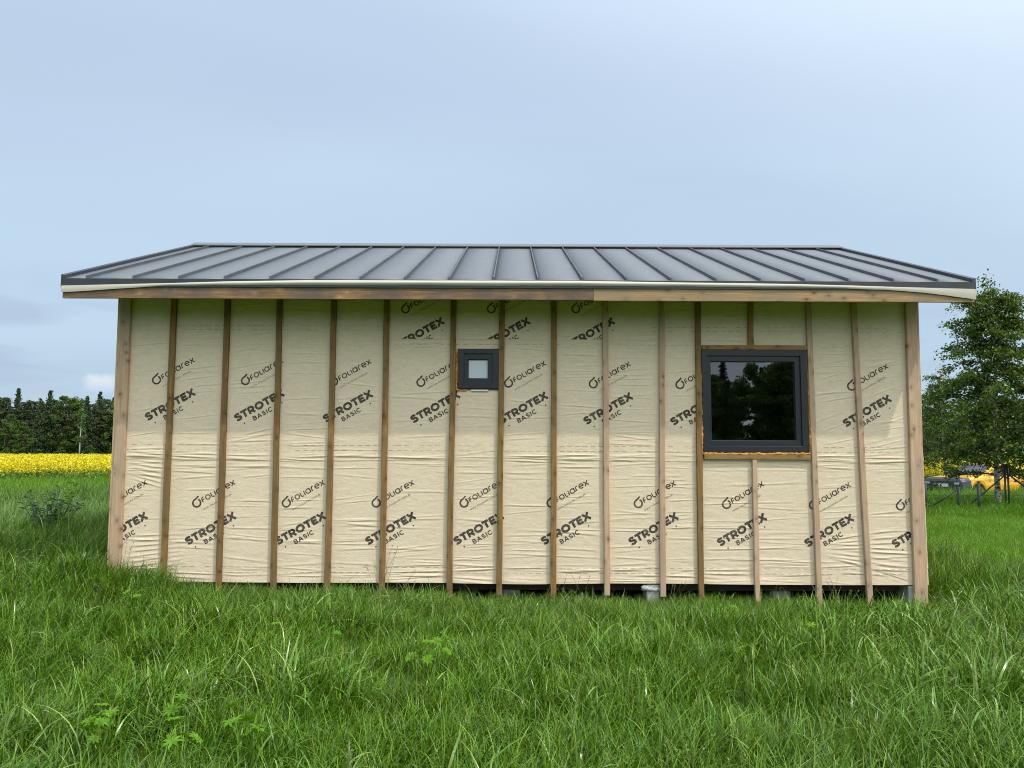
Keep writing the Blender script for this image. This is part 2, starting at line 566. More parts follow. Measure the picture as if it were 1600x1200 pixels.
M['rape_flower'] = leaf_mat('rapeseed_flowers', [(0.0, (0.60, 0.50, 0.012)), (1.0, (0.78, 0.69, 0.03))], 0.25, gloss=0.2)
M['rape_leaf'] = leaf_mat('rapeseed_leaves', [(0.0, (0.09, 0.19, 0.03)), (1.0, (0.17, 0.29, 0.06))], 0.3)

m, t = material('pine_bark')
tcn = t.n('ShaderNodeTexCoord')
b = t.noise(t.mapping(tcn.outputs['Object'], scale=(6, 6, 1.5)), 2.0, 4, 0.6)
finish(t, principled(t, t.mix(b, (0.05, 0.035, 0.025), (0.16, 0.10, 0.065)), 0.9, b, 0.5, 0.03, spec=0.2))
M['bark'] = m
M['twig'] = simple('twig_bark', (0.13, 0.105, 0.085), 0.85, nscale=12.0)
m, t = material('birch_bark')
tcn = t.n('ShaderNodeTexCoord')
b = t.noise(t.mapping(tcn.outputs['Object'], scale=(5, 5, 9)), 2.2, 5, 0.7, 0.5)
sepz = t.n('ShaderNodeSeparateXYZ', Vector=tcn.outputs['Object'])
lowd = t.math('MULTIPLY', t.ramp(t.math('DIVIDE', sepz.outputs[2], 7.0), [(0.0, 0.10), (0.25, 0.0)]), 1.0)
finish(t, principled(t, t.ramp(t.math('ADD', b, lowd), [(0.44, (0.58, 0.57, 0.53)), (0.56, (0.40, 0.38, 0.34)), (0.60, (0.035, 0.03, 0.027))]), 0.8, b, 0.4, 0.02, spec=0.2))
M['birch_bark'] = m

# ------------------------------------------------------------------ terrain
HX0, HX1 = -4.36, 4.52        # house footprint
HY1 = 5.5


def ground_z(x, y):
    x = np.asarray(x, dtype=float)
    y = np.asarray(y, dtype=float)
    d = np.hypot(x - CAM.x, y - CAM.y)
    near = np.clip((40 - d) / 30, 0, 1)
    z = (0.04 - 0.016 * np.clip(x, -8, 8)) * near
    z = z + 0.035 * vnoise(x * 1.3, y * 1.3, 3) * np.clip((60 - d) / 30, 0, 1)
    z = z + 0.20 * np.exp(-((x + 4.3) / 0.9) ** 2 - ((y + 0.35) / 0.6) ** 2)
    z = z - 0.14 * np.exp(-((x + 5.9) / 0.6) ** 2 - ((y - 0.2) / 0.9) ** 2)
    # trodden track through the foreground
    z = z - 0.05 * np.exp(-((x + 2.95 + 0.12 * np.sin(y * 2)) / 0.16) ** 2) * np.clip((-1.6 - y) / 0.5, 0, 1)
    z = z + 0.35 * np.clip((d - 60) / 120, 0, 1)
    return z


ax = np.concatenate([-np.geomspace(3000, 30, 26), np.linspace(-27, -13, 15), np.linspace(-12, 12, 97), np.linspace(13, 27, 15), np.geomspace(30, 3000, 26)])
ay = np.concatenate([-np.geomspace(3000, 20, 26), np.linspace(-18, -10, 9), np.linspace(-9.5, 9, 75), np.linspace(10, 40, 31), np.geomspace(43, 3000, 30)])
GX, GY = np.meshgrid(ax, ay, indexing='ij')
V = np.stack([GX, GY, ground_z(GX, GY)], -1).reshape(-1, 3)
ni, nj = GX.shape
I = np.arange(ni * nj).reshape(ni, nj)
Fq = np.stack([I[:-1, :-1], I[1:, :-1], I[1:, 1:], I[:-1, 1:]], -1).reshape(-1, 4)
m, t = material('meadow_soil')
geo = t.n('ShaderNodeNewGeometry')
a = t.noise(geo.outputs['Position'], 0.25, 4, 0.6)
b = t.noise(geo.outputs['Position'], 22.0, 4, 0.7)
c = t.mix(a, (0.040, 0.085, 0.014), (0.075, 0.125, 0.022))
c = t.mix(t.math('MULTIPLY', t.ramp(b, [(0.45, 0.0), (0.7, 1.0)]), 0.6), c, (0.055, 0.045, 0.02))
finish(t, principled(t, c, 0.95, b, 0.6, 0.03, spec=0.1))
tag(link('ground', np_mesh('ground', V, Fq, m, True)), 'soil and turf of the meadow under the tall grass', 'ground', kind='structure')

# ================================================================== HOUSE
house = bpy.data.objects.new('house', None)
col.objects.link(house)
tag(house, 'unfinished timber frame house wrapped in printed beige membrane under a dark metal roof', 'house')
HC = bpy.data.objects  # noqa

Z_BOT = at(700, 911, 0).z            # lower edge of the membrane
Z_S1 = at(700, 719.5, 0).z           # lap between first and second sheet
Z_S2 = at(700, 530.5, 0).z           # lap between second and third sheet
Z_TOP = 3.62
OV = 0.60                            # eave overhang
EX0, EX1 = at(97, 437, -OV).x, at(1523, 440, -OV).x
Z_EAVE = at(800, 437.5, -OV).z       # top edge of roof at the eave
RIDGE_Y = 2.76
Z_RIDGE = at(800, 387, RIDGE_Y).z
SL = (Z_RIDGE - Z_EAVE) / (RIDGE_Y + OV)

# windows as (x0, z0, x1, z1) on the wall
bw0, bw1 = at(1099, 707, -0.03), at(1259.5, 547, -0.03)
BWIN = (bw0.x, bw0.z, bw1.x, bw1.z)
sw0, sw1 = at(715, 607, -0.03), at(780, 545, -0.03)
SWIN = (sw0.x, sw0.z, sw1.x, sw1.z)

# --- sheathing behind the membrane (real walls with two openings)
def wall_front():
    b = MB()
    xs = [HX0 + 0.03, SWIN[0], SWIN[2], BWIN[0], BWIN[2], HX1 - 0.03]
    y0, y1 = 0.004, 0.16
    z0 = Z_BOT + 0.02
    b.box((xs[0], y0, z0), (xs[1], y1, Z_TOP))
    b.box((xs[1], y0, z0), (xs[2], y1, SWIN[1]))
    b.box((xs[1], y0, SWIN[3]), (xs[2], y1, Z_TOP))
    b.box((xs[2], y0, z0), (xs[3], y1, Z_TOP))
    b.box((xs[3], y0, z0), (xs[4], y1, BWIN[1]))
    b.box((xs[3], y0, BWIN[3]), (xs[4], y1, Z_TOP))
    b.box((xs[4], y0, z0), (xs[5], y1, Z_TOP))
    return b
wall_front().build('front_wall', M['inner'], house)
zb = Z_BOT + 0.02
MB().box((HX0 + 0.03, HY1 - 0.16, zb), (HX1 - 0.03, HY1 - 0.003, Z_TOP)).build('back_wall', M['film'], house)
for nm, x0, x1 in (('gable_wall', HX0 + 0.03, HX0 + 0.18), ('gable_wall', HX1 - 0.18, HX1 - 0.03)):
    zr = Z_RIDGE - 0.20
    MB().prism([(0.162, zb), (HY1 - 0.162, zb), (HY1 - 0.162, Z_TOP), (RIDGE_Y, zr), (0.162, Z_TOP)], x0, x1).build(nm, M['film'], house)
MB().box((HX0 + 0.05, 0.165, zb), (HX1 - 0.05, HY1 - 0.165, zb + 0.2)).build('floor_slab', M['dark'], house)
MB().box((HX0 + 0.10, 0.20, zb - 0.12), (HX1 - 0.10, 0.30, zb - 0.004)).build('bottom_beam', M['dark'], house)
MB().box((HX0 + 0.10, HY1 - 0.2, -0.2), (HX1 - 0.10, HY1 - 0.1, zb - 0.004)).build('rear_light_stop', M['dark'], house)  # unseen board added to stop daylight leaking in under the house
MB().box((HX0 + 0.10, 2.6, -0.1), (HX1 - 0.10, 2.75, zb - 0.004)).build('middle_light_stop', M['dark'], house)  # unseen divider added to keep the space below the floor dark

# --- battens: (top px, bottom px, bottom of the stick y px, pale?)
BAT = [((271, 480), (253, 910), 926, 0), ((354.5, 480), (340.5, 910), 924, 0), ((436, 480), (426, 910), 922, 0),
       ((521, 480), (511, 910), 928, 0), ((604, 480), (596.5, 910), 924, 0), ((709, 480), (702, 910), 930, 0),
       ((784.5, 480), (780, 910), 926, 0), ((865.5, 480), (865, 910), 930, 0), ((945.5, 480), (949, 910), 926, 1),
       ((1034, 480), (1036, 910), 928, 2), ((1091, 480), (1096, 910), 939, 0), ((1264, 480), (1280, 910), 948, 2),
       ((1335, 480), (1358.5, 910), 944, 1)]
BW = 0.030
BY0, BY1 = -0.006, -0.048
bat_mid = []


def stick(name, p_top, p_bot, half, mat, y0=BY0, y1=BY1):
    """slightly irregular timber between two wall points"""
    n = 7
    b = MB()
    rr = random.Random(int(p_top.x * 1000))
    vs = []
    for i in range(n):
        f = i / (n - 1)
        x = p_bot.x + (p_top.x - p_bot.x) * f + rr.uniform(-.0025, .0025)
        z = p_bot.z + (p_top.z - p_bot.z) * f
        h = half + rr.uniform(-.0015, .0015)
        e = 0.004
        dy = rr.uniform(-.0015, .0015)
        vs.append([(x - h, y0, z), (x - h, y1 + e + dy, z), (x - h + e, y1 + dy, z), (x + h - e, y1 + dy, z), (x + h, y1 + e + dy, z), (x + h, y0, z)])
    flat = [q for r_ in vs for q in r_]
    fs = []
    for i in range(n - 1):
        for k in range(6):
            fs.append((i * 6 + k, i * 6 + (k + 1) % 6, (i + 1) * 6 + (k + 1) % 6, (i + 1) * 6 + k))
    fs += [tuple(reversed(range(6))), tuple((n - 1) * 6 + k for k in range(6))]
    b.add(flat, fs)
    return b.build(name, mat, house, origin=(p_bot.x, 0, p_bot.z))


def on_line(a, b, y_px):
    f = (y_px - a[1]) / (b[1] - a[1])
    return at(a[0] + (b[0] - a[0]) * f, y_px, BY1)


for (ta, bb, yb, kind) in BAT:
    pt = on_line(ta, bb, 455)
    pb = on_line(ta, bb, yb)
    pt.z = 3.50
    pb.z -= 0.03
    bat_mid.append((pt, pb))
    stick('batten', pt, pb, BW, [M['treated'], M['pale'], M['pale']][kind])
# short battens above and below the big window, rails round it
pt, pb = at(1173.5, 470, BY1), at(1173.8, 539.3, BY1)
pt.z = 3.50
stick('batten', pt, pb, BW, M['treated'])
bat_mid.append((pt, pb))
pt, pb = at(1179.5, 718.6, BY1), at(1184.5, 941, BY1)
stick('batten', pt, pb, 0.027, M['pale'])
bat_mid.append((pt, pb))
a0, a1 = at(1097.5, 546, BY1), at(1262.5, 539.5, BY1)
MB().box((a0.x, BY1 + .002, a0.z), (a1.x, BY0, a1.z)).build('window_rail', M['treated_x'], house, origin=(a0.x, 0, a0.z), bevel=0.003)
a0, a1 = at(1100.5, 718, BY1), at(1267, 710.8, BY1)
MB().box((a0.x, BY1 + .002, a0.z), (a1.x, BY0, a1.z)).build('window_rail', M['treated_x'], house, origin=(a0.x, 0, a0.z), bevel=0.003)

# --- corner boards
lt, lb = at(195.5, 480, -.05), at(178, 900, -.05)
lt.z = 3.34
lb.z -= 0.12
stick('corner_board', lt, lb, 0.058, M['pale'], -0.004, -0.050)
lt2 = Vector((lt.x + 0.004, 0, 3.56)); lb2 = Vector((lt.x + 0.004, 0, 3.342))
stick('corner_board', lt2, lb2, 0.055, M['treated'], -0.004, -0.044)
ls = (lt.x - 0.062, lb.x - 0.062)
stick('corner_board', Vector((ls[0] - .016, 0, 3.56)), Vector((ls[1] - .016, 0, lb.z)), 0.0155, M['pale'], 0.13, -0.030)
rt, rb = at(1424, 480, -.05), at(1438, 925, -.05)
rt.z = 3.56
rb.z -= 0.15
stick('corner_board', rt, rb, 0.060, M['pale'], -0.004, -0.052)
rs = (rt.x + 0.064, rb.x + 0.064)
stick('corner_board', Vector((rs[0] + .014, 0, 3.56)), Vector((rs[1] + .014, 0, rb.z + .02)), 0.0135, M['pale'], 0.13, -0.034)

# --- membrane relief: one height field shared by all sheets and the printing on them
FX0, FX1 = lt.x + 0.0, rt.x + 0.0
FXL, FXR = HX0 + 0.02, HX1 - 0.02
GXN, GZN = 600, 660
gx = np.linspace(FXL, FXR, GXN)
gz = np.linspace(Z_BOT - 0.02, Z_TOP, GZN)
XX, ZZ = np.meshgrid(gx, gz, indexing='ij')
Hh = np.zeros_like(XX)
lines = sorted([((pt.x, pt.z), (pb.x, pb.z)) for pt, pb in bat_mid if pt.z > 3.4 and pb.z < 0.5])
xs_at = lambda z: [FXL] + [b_[0] + (a_[0] - b_[0]) * (z - b_[1]) / (a_[1] - b_[1]) for a_, b_ in lines] + [FXR]
# distance to the nearest batten, per grid point
dist = np.full_like(XX, 9.0)
for a_, b_ in lines:
    xl = b_[0] + (a_[0] - b_[0]) * (ZZ - b_[1]) / (a_[1] - b_[1])
    dist = np.minimum(dist, np.abs(XX - xl))
for xe in (FX0 + .05, FX1 - .05):
    dist = np.minimum(dist, np.abs(XX - xe))
pin = 1 - np.exp(-(dist / 0.10) ** 2)
Hh += 0.004 * pin * (0.6 + 0.4 * vnoise(XX * 2.0, ZZ * 3.0, 11))
r2 = np.random.default_rng(21)


def ridge(x0, z0, ln, wd, slope, amp, sag=0.0):
    i0, i1 = np.searchsorted(gx, [x0 - 1.6 * ln, x0 + 1.6 * ln])
    j0, j1 = np.searchsorted(gz, [z0 - 0.25, z0 + 0.25])
    if i1 <= i0 or j1 <= j0:
        return
    x = XX[i0:i1, j0:j1] - x0
    z = ZZ[i0:i1, j0:j1] - z0 - slope * x - sag * x * x
    k = np.exp(-(x / ln) ** 4)
    wz = wd * (0.7 + 0.5 * np.abs(x) / ln)
    # steep underside, gentle upper side, a faint groove below
    prof = np.where(z > 0, np.exp(-(z / (1.5 * wz)) ** 2), np.exp(-(z / (0.75 * wz)) ** 2)) - 0.35 * np.exp(-((z + 2.0 * wz) / wz) ** 2)
    Hh[i0:i1, j0:j1] += amp * k * prof


for _ in range(420):
    z0 = r2.uniform(Z_BOT, Z_TOP - 0.1)
    bx = xs_at(z0)
    i = r2.integers(0, len(bx) - 1)
    bayc, bayw = (bx[i] + bx[i + 1]) / 2, bx[i + 1] - bx[i]
    side = 1 if bayc > 2.9 else -1
    upper = z0 > 1.75
    slope = r2.normal(0.10 if upper and (bayc < -2.8 or bayc > 2.9) else 0.02, 0.06)
    if bayc > 2.9 and upper:
        slope = abs(slope) * 2.0
    amp = r2.uniform(0.0010, 0.0030) * (1.15 if upper else 1.0)
    ridge(bayc + r2.uniform(-.25, .25) * bayw, z0, r2.uniform(0.18, 0.5) * bayw + 0.05, r2.uniform(0.005, 0.012), slope, amp, r2.uniform(-.05, .05))
# stronger folds beside the laps and along the lower edge
for zc, sp, nn, am in ((Z_S1 + 0.03, 0.030, 46, 0.0042), (Z_S1 - 0.06, 0.05, 30, 0.0026), (Z_BOT + 0.12, 0.06, 50, 0.0042), (Z_S2 - 0.05, 0.03, 12, 0.002), (Z_BOT + 0.5, 0.2, 40, 0.003)):
    for _ in range(nn):
        ridge(r2.uniform(FXL, FXR), zc + r2.normal(0, sp), r2.uniform(0.18, 0.55), r2.uniform(0.006, 0.012), r2.normal(0.0, 0.035), am * r2.uniform(0.4, 1.2), r2.uniform(-.06, .06))
# radiating pulls from the lower right and left corners
for k in range(10):
    ridge(3.85 + r2.uniform(-.1, .2), Z_BOT + 0.12 + 0.045 * k, 0.34, 0.010, -0.30 + 0.05 * k, 0.0042)
for k in range(9):
    ridge(-3.85, Z_BOT + 0.10 + 0.05 * k, 0.26, 0.010, 0.20 - 0.02 * k, 0.0040)
    ridge(-3.9, Z_S1 - 0.28 + 0.05 * k, 0.22, 0.010, -0.30 + 0.04 * k, 0.0035)
Hh = Hh * (0.25 + 0.75 * pin) * 1.3
# a bit of belly and flutter at the lowest edge
Hh += 0.010 * np.exp(-((ZZ - Z_BOT) / 0.05) ** 2) * (0.5 + 0.5 * vnoise(XX * 4, ZZ * 0, 5)) * pin


def h_at(x, z):
    fx = (x - gx[0]) / (gx[1] - gx[0])
    fz = (z - gz[0]) / (gz[1] - gz[0])
    i = int(min(max(fx, 0), GXN - 2))
    j = int(min(max(fz, 0), GZN - 2))
    u, v_ = min(max(fx - i, 0), 1), min(max(fz - j, 0), 1)
    return (Hh[i, j] * (1 - u) * (1 - v_) + Hh[i + 1, j] * u * (1 - v_) + Hh[i, j + 1] * (1 - u) * v_ + Hh[i + 1, j + 1] * u * v_)


def inside(rect, x, z, e):
    return (x > rect[0] + e) & (x < rect[2] - e) & (z > rect[1] + e) & (z < rect[3] - e)


def sheet(name, z0, z1, yoff, x0=FXL, x1=FXR, z0wave=0.004, seed=0):
    ii = np.where((gx >= x0) & (gx <= x1))[0]
    jj = np.where((gz > z0) & (gz < z1))[0]
    xs, zs = gx[ii], np.concatenate([[z0], gz[jj], [z1]])
    Hs = np.stack([[h_at(x, z0) for x in xs]] + [Hh[ii, j] for j in jj] + [[h_at(x, z1) for x in xs]], 1)
    X, Z = np.meshgrid(xs, zs, indexing='ij')
    low = np.exp(-((Z - z0) / 0.03) ** 2)
    Z = Z + low * z0wave * vnoise(X * 2.4, X * 0, seed)
    Y = -(yoff + Hs)
    V = np.stack([X, Y, Z], -1).reshape(-1, 3)
    na, nb = X.shape
    I = np.arange(na * nb).reshape(na, nb)
    Fq = np.stack([I[:-1, :-1], I[1:, :-1], I[1:, 1:], I[:-1, 1:]], -1)
    cx, cz = (X[:-1, :-1] + X[1:, 1:]) / 2, (Z[:-1, :-1] + Z[1:, 1:]) / 2
    keep = ~(inside(BWIN, cx, cz, 0.02) | inside(SWIN, cx, cz, 0.02))
    me = np_mesh(name, V, Fq[keep], M['film'], True)
    return link(name, me, house)


s1 = sheet('membrane_sheet', Z_BOT, Z_S1 + 0.10, 0.004, z0wave=0.009, seed=3)
s2 = sheet('membrane_sheet', Z_S1, Z_S2 + 0.10, 0.0068, z0wave=0.002, seed=4)
s3 = sheet('membrane_sheet', Z_S2, Z_TOP - 0.02, 0.0096, z0wave=0.002, seed=5)
patch_z0 = Z_S2 + 0.002
PX0, PX1 = at(604, 500, 0).x, at(1015, 500, 0).x
s4 = sheet('membrane_sheet', patch_z0 - 0.002, Z_TOP - 0.03, 0.0120, PX0, PX1, 0.0015, 6)
SHEET_Y = {id(s1): 0.004, id(s2): 0.0068, id(s3): 0.0096, id(s4): 0.0120}


# --- stroke lettering
def arc(cx, cy, rx, ry, a0, a1, n=10):
    return [(cx + rx * math.cos(R(a0 + (a1 - a0) * i / n)), cy + ry * math.sin(R(a0 + (a1 - a0) * i / n))) for i in range(n + 1)]


CAPS = {  # width, strokes in a box of height 1
    'S': (0.66, [arc(0.33, 0.735, 0.225, 0.165, 20, 180, 8) + arc(0.33, 0.735, 0.225, 0.21, 180, 262, 4) + arc(0.33, 0.29, 0.235, 0.235, 82, 0, 5) + arc(0.33, 0.265, 0.235, 0.165, 0, -160, 8)]),
    'T': (0.66, [[(0.0, 0.89), (0.66, 0.89)], [(0.33, 0.86), (0.33, 0.0)]]),
    'R': (0.70, [[(0.12, 0.0), (0.12, 1.0)], [(0.12, 0.89), (0.36, 0.89)] + arc(0.36, 0.64, 0.22, 0.25, 90, -90, 8) + [(0.12, 0.39)], [(0.34, 0.42), (0.62, 0.0)]]),
    'O': (0.90, [arc(0.45, 0.5, 0.335, 0.39, 0, 360, 22)]),
    'E': (0.62, [[(0.12, 0.0), (0.12, 1.0)], [(0.1, 0.89), (0.60, 0.89)], [(0.1, 0.5), (0.55, 0.5)], [(0.1, 0.11), (0.60, 0.11)]]),
    'X': (0.76, [[(0.06, 0.0), (0.68, 1.0)], [(0.08, 1.0), (0.70, 0.0)]]),
    'B': (0.68, [[(0.10, 0.0), (0.10, 1.0)], [(0.10, 0.92), (0.36, 0.92)] + arc(0.36, 0.73, 0.19, 0.19, 90, -90, 6) + [(0.10, 0.54)], [(0.36, 0.54)] + arc(0.38, 0.31, 0.22, 0.23, 90, -90, 6) + [(0.10, 0.08)]]),
    'A': (0.80, [[(0.06, 0.0), (0.40, 0.98)], [(0.40, 0.98), (0.74, 0.0)], [(0.20, 0.30), (0.60, 0.30)]]),
    'I': (0.24, [[(0.12, 0.0), (0.12, 1.0)]]),
    'C': (0.76, [arc(0.42, 0.5, 0.34, 0.42, 48, 312, 16)]),
}
LOW = {
    'f': (0.62, [[(0.12, 0.0), (0.12, 0.55)] + arc(0.42, 0.55, 0.30, 0.35, 180, 90, 6) + [(0.56, 0.90)], [(0.12, 0.45), (0.50, 0.45)]]),
    'o': (0.98, [arc(0.49, 0.45, 0.40, 0.42, 0, 360, 18)]),
    'l': (0.58, [[(0.10, 0.95), (0.10, 0.30)] + arc(0.34, 0.28, 0.24, 0.25, 180, 270, 5) + [(0.52, 0.03)]]),
    'i': (0.22, [[(0.10, 0.0), (0.10, 0.88)]]),
    'a': (0.98, [arc(0.47, 0.45, 0.38, 0.42, 0, 360, 18), [(0.86, 0.90), (0.86, 0.0)]]),
    'r': (0.58, [[(0.10, 0.0), (0.10, 0.50)] + arc(0.42, 0.50, 0.32, 0.38, 180, 95, 6) + [(0.50, 0.88)]]),
    'e': (0.94, [[(0.12, 0.45), (0.84, 0.45)] + arc(0.47, 0.45, 0.38, 0.42, 0, 305, 15)]),
    'x': (0.80, [[(0.04, 0.0), (0.74, 0.90)], [(0.04, 0.90), (0.74, 0.0)]]),
    'w': (1.05, [[(0.04, 0.88), (0.27, 0.02), (0.50, 0.80), (0.73, 0.02), (0.96, 0.88)]]),
    'c': (0.74, [arc(0.44, 0.45, 0.34, 0.42, 50, 310, 10)]),
    'm': (1.1, [[(0.08, 0.0), (0.08, 0.88)], arc(0.30, 0.6, 0.22, 0.26, 180, 0, 6) + [(0.52, 0.0)], arc(0.74, 0.6, 0.22, 0.26, 180, 0, 6) + [(0.96, 0.0)]]),
    'p': (0.85, [[(0.08, -0.35), (0.08, 0.88)], arc(0.42, 0.45, 0.34, 0.42, 0, 360, 12)]),
    '.': (0.34, [[(0.10, 0.04), (0.22, 0.04)]]),
}


def ribbon(pts, wd, step):
    P = [Vector((p[0], p[1])) for p in pts]
    closed = (P[0] - P[-1]).length < 1e-4
    Q = [P[0]]
    for a_, b_ in zip(P, P[1:]):
        L_ = (b_ - a_).length
        if L_ < 1e-6:
            continue
        k = max(1, int(L_ / step))
        Q += [a_ + (b_ - a_) * (i / k) for i in range(1, k + 1)]
    vs, fs = [], []
    n = len(Q)
    for i, q in enumerate(Q):
        a_ = Q[i - 1] if i else (Q[-2] if closed else None)
        b_ = Q[i + 1] if i < n - 1 else (Q[1] if closed else None)
        t1 = (q - a_).normalized() if a_ is not None else None
        t2 = (b_ - q).normalized() if b_ is not None else None
        if t1 is None:
            t1 = t2
        if t2 is None:
            t2 = t1
        tt = t1 + t2
        tt = tt.normalized() if tt.length > 1e-4 else t1
        nn = Vector((-tt.y, tt.x))
        c_ = max(0.45, tt.dot(t1))
        for s_ in (-0.5, 0.0, 0.5):
            vs.append(q + nn * (wd * s_ / (c_ if s_ else 1)))
        if i:
            o = 3 * i
            fs += [(o - 3, o - 2, o + 1, o), (o - 2, o - 1, o + 2, o + 1)]
    return vs, fs


def text_strokes(txt, font, u0, v0, height, length, weight, space=0.10):
    tot = sum(font[ch][0] + space for ch in txt) - space
    kx = length / tot
    out, cur = [], 0.0
    for ch in txt:
        wd, strokes = font[ch]
        for s_ in strokes:
            out.append(([(u0 + (cur + x) * kx, v0 + y * height) for x, y in s_], weight))
        cur += wd + space
    return out


def star(u, v_, r_):
    pts = [(u + (r_ if k % 2 == 0 else r_ * 0.55) * math.sin(k * math.pi / 5), v_ + (r_ if k % 2 == 0 else r_ * 0.55) * math.cos(k * math.pi / 5)) for k in range(10)]
    return pts


BIG = text_strokes('STROTEX', CAPS, 0.0, 0.0, 0.082, 0.598, 0.0250, 0.035)
BAS = text_strokes('BASIC', CAPS, 0.172, -0.082, 0.049, 0.235, 0.0102, 0.14)
FOL = text_strokes('foliarex', LOW, 0.352, 0.330, 0.056, 0.405, 0.0112, 0.10)
WWW = text_strokes('www.foliarex.com.pl', LOW, 0.317, 0.252, 0.017, 0.352, 0.0032, 0.12)
LOGO = [(arc(0.293, 0.356, 0.042, 0.042, 42, -268, 24) + [(0.293 + 0.020, 0.356 + 0.047), (0.293 + 0.050, 0.356 + 0.058)], 0.0175)]
ANG = R(29.5)


def print_group(origin, sheet_ob, zmin, zmax):
    """one printed motif: product name, maker's logo and web address, lying on the membrane"""
    yo = SHEET_Y[id(sheet_ob)]
    ca, sa = math.cos(ANG), math.sin(ANG)
    for nm, strokes, mat, extra in (('product_print', BIG + BAS, M['ink'], [star(0.068, -0.055, 0.011), star(0.530, -0.055, 0.011)]),
                                    ('maker_print', LOGO + FOL, M['ink'], []),
                                    ('web_print', WWW, M['ink_thin'], [])):
        bm = bmesh.new()
        lay = 0
        for pts, wd in strokes:
            vs, fs = ribbon(pts, wd, 0.010)
            lay += 1
            bv = [bm.verts.new((q.x, -lay * 0.00004, q.y)) for q in vs]
            for f in fs:
                try:
                    bm.faces.new([bv[k] for k in f])
                except ValueError:
                    pass
        for pts in extra:
            bm.faces.new([bm.verts.new((x, -0.0008, y)) for x, y in pts])
        for vtx in bm.verts:
            u, v_ = vtx.co.x, vtx.co.z
            vtx.co.x = origin.x + u * ca - v_ * sa
            vtx.co.z = origin.z + u * sa + v_ * ca
        for zc, sgn in ((zmin, -1), (zmax, 1)):
            bmesh.ops.bisect_plane(bm, geom=bm.verts[:] + bm.edges[:] + bm.faces[:], plane_co=(0, 0, zc), plane_no=(0, 0, sgn), clear_outer=True)
        for xc, sgn in ((FXL + .03, -1), (FXR - .03, 1)):
            bmesh.ops.bisect_plane(bm, geom=bm.verts[:] + bm.edges[:] + bm.faces[:], plane_co=(xc, 0, 0), plane_no=(sgn, 0, 0), clear_outer=True)
        dead = []
        for f in bm.faces:
            cxy = f.calc_center_median()
            for rc in (BWIN, SWIN):
                if rc[0] < cxy.x < rc[2] and rc[1] < cxy.z < rc[3]:
                    dead.append(f)
                    break
        bmesh.ops.delete(bm, geom=dead, context='FACES')
        if not bm.faces:
            bm.free()
            continue
        for vtx in bm.verts:
            vtx.co.y = vtx.co.y - (yo + h_at(vtx.co.x, vtx.co.z)) - 0.0011
        bmesh.ops.recalc_face_normals(bm, faces=bm.faces)
        me = bpy.data.meshes.new(nm)
        bm.to_mesh(me)
        bm.free()
        me.materials.append(mat)
        link(nm, me, sheet_ob)


for i, lx in enumerate((166, 304.5, 445, 586, 724, 860.5, 997.5, 1136, 1272.5, 1409)):
    ly = 786.5 + max(0, (lx - 900)) * 0.009
    print_group(at(lx - 11, ly + 65.5, -0.005), s1, Z_BOT + 0.01, Z_S1 - 0.004)
for i, lx in enumerate((240.5, 380, 518.5, 655.5, 793, 926, 1062, 1197, 1331.5)):
    ly = 594 + (lx - 240) * 0.009
    print_group(at(lx - 10, ly + 64, -0.008), s2, Z_S1 + 0.01, Z_S2 - 0.004)
for lx in (631.5, 766, 898.5):
    print_group(at(lx - 10, 482 + 64, -0.012), s4, patch_z0 + 0.002, Z_TOP - .04)


def dashes(sheet_ob, z_list, x0, x1, seed):
    yo = SHEET_Y[id(sheet_ob)]
    rr = random.Random(seed)
    b = MB()
    for zc in z_list:
        x = x0
        while x < x1:
            L_ = 0.055
            if rr.random() > 0.18 and not any(inside(rc, x + .03, zc, -0.03) for rc in (BWIN, SWIN)):
                k = 4
                vs, fs = [], []
                for i in range(k + 1):
                    xx = x + L_ * i / k
                    for dz in (-0.0016, 0.0016):
                        vs.append((xx, -(yo + h_at(xx, zc + dz) + 0.0010), zc + dz))
                    if i:
                        o = 2 * i
                        fs.append((o - 2, o, o + 1, o - 1))
                b.add(vs, fs)
            x += L_ + 0.030
    b.build('lap_dashes', M['ink_thin'], sheet_ob)['kind'] = 'stuff'


dashes(s1, (Z_BOT + 0.11, Z_BOT + 0.165), FXL + .1, FXR - .1, 1)
dashes(s2, (Z_S1 + 0.105, Z_S1 + 0.16), FXL + .1, FXR - .1, 2)
dashes(s3, (Z_S2 + 0.10, Z_S2 + 0.145), FXL + .1, PX0 - .02, 3)
dashes(s3, (Z_S2 + 0.10, Z_S2 + 0.145), PX1 + .02, FXR - .1, 4)
dashes(s2, (Z_S2 - 0.055,), PX0, FXR - .1, 5)


# --- windows
def frame_ring(b, r0, r1, y0, y1, chamf=0.0):
    """rectangular ring between outer rect r0 and inner rect r1, from depth y0 (front) to y1"""
    o = [(r0[0], r0[1]), (r0[2], r0[1]), (r0[2], r0[3]), (r0[0], r0[3])]
    i = [(r1[0], r1[1]), (r1[2], r1[1]), (r1[2], r1[3]), (r1[0], r1[3])]
    i2 = [(r1[0] - chamf * sx, r1[1] - chamf * sy) for sx, sy in ()] or i
    vs = [(x, y0, z) for x, z in o] + [(x, y0, z) for x, z in i] + [(x, y1, z) for x, z in o] + [(x, y1, z) for x, z in i2]
    fs = []
    for k in range(4):
        n_ = (k + 1) % 4
        fs += [(k, n_, 4 + n_, 4 + k), (8 + n_, 8 + k, 12 + k, 12 + n_), (n_, k, 8 + k, 8 + n_), (4 + k, 4 + n_, 12 + n_, 12 + k)]
    b.add(vs, fs)
    return b


def inset(r_, l, bt, rr_, tp):
    return (r_[0] + l, r_[1] + bt, r_[2] - rr_, r_[3] - tp)


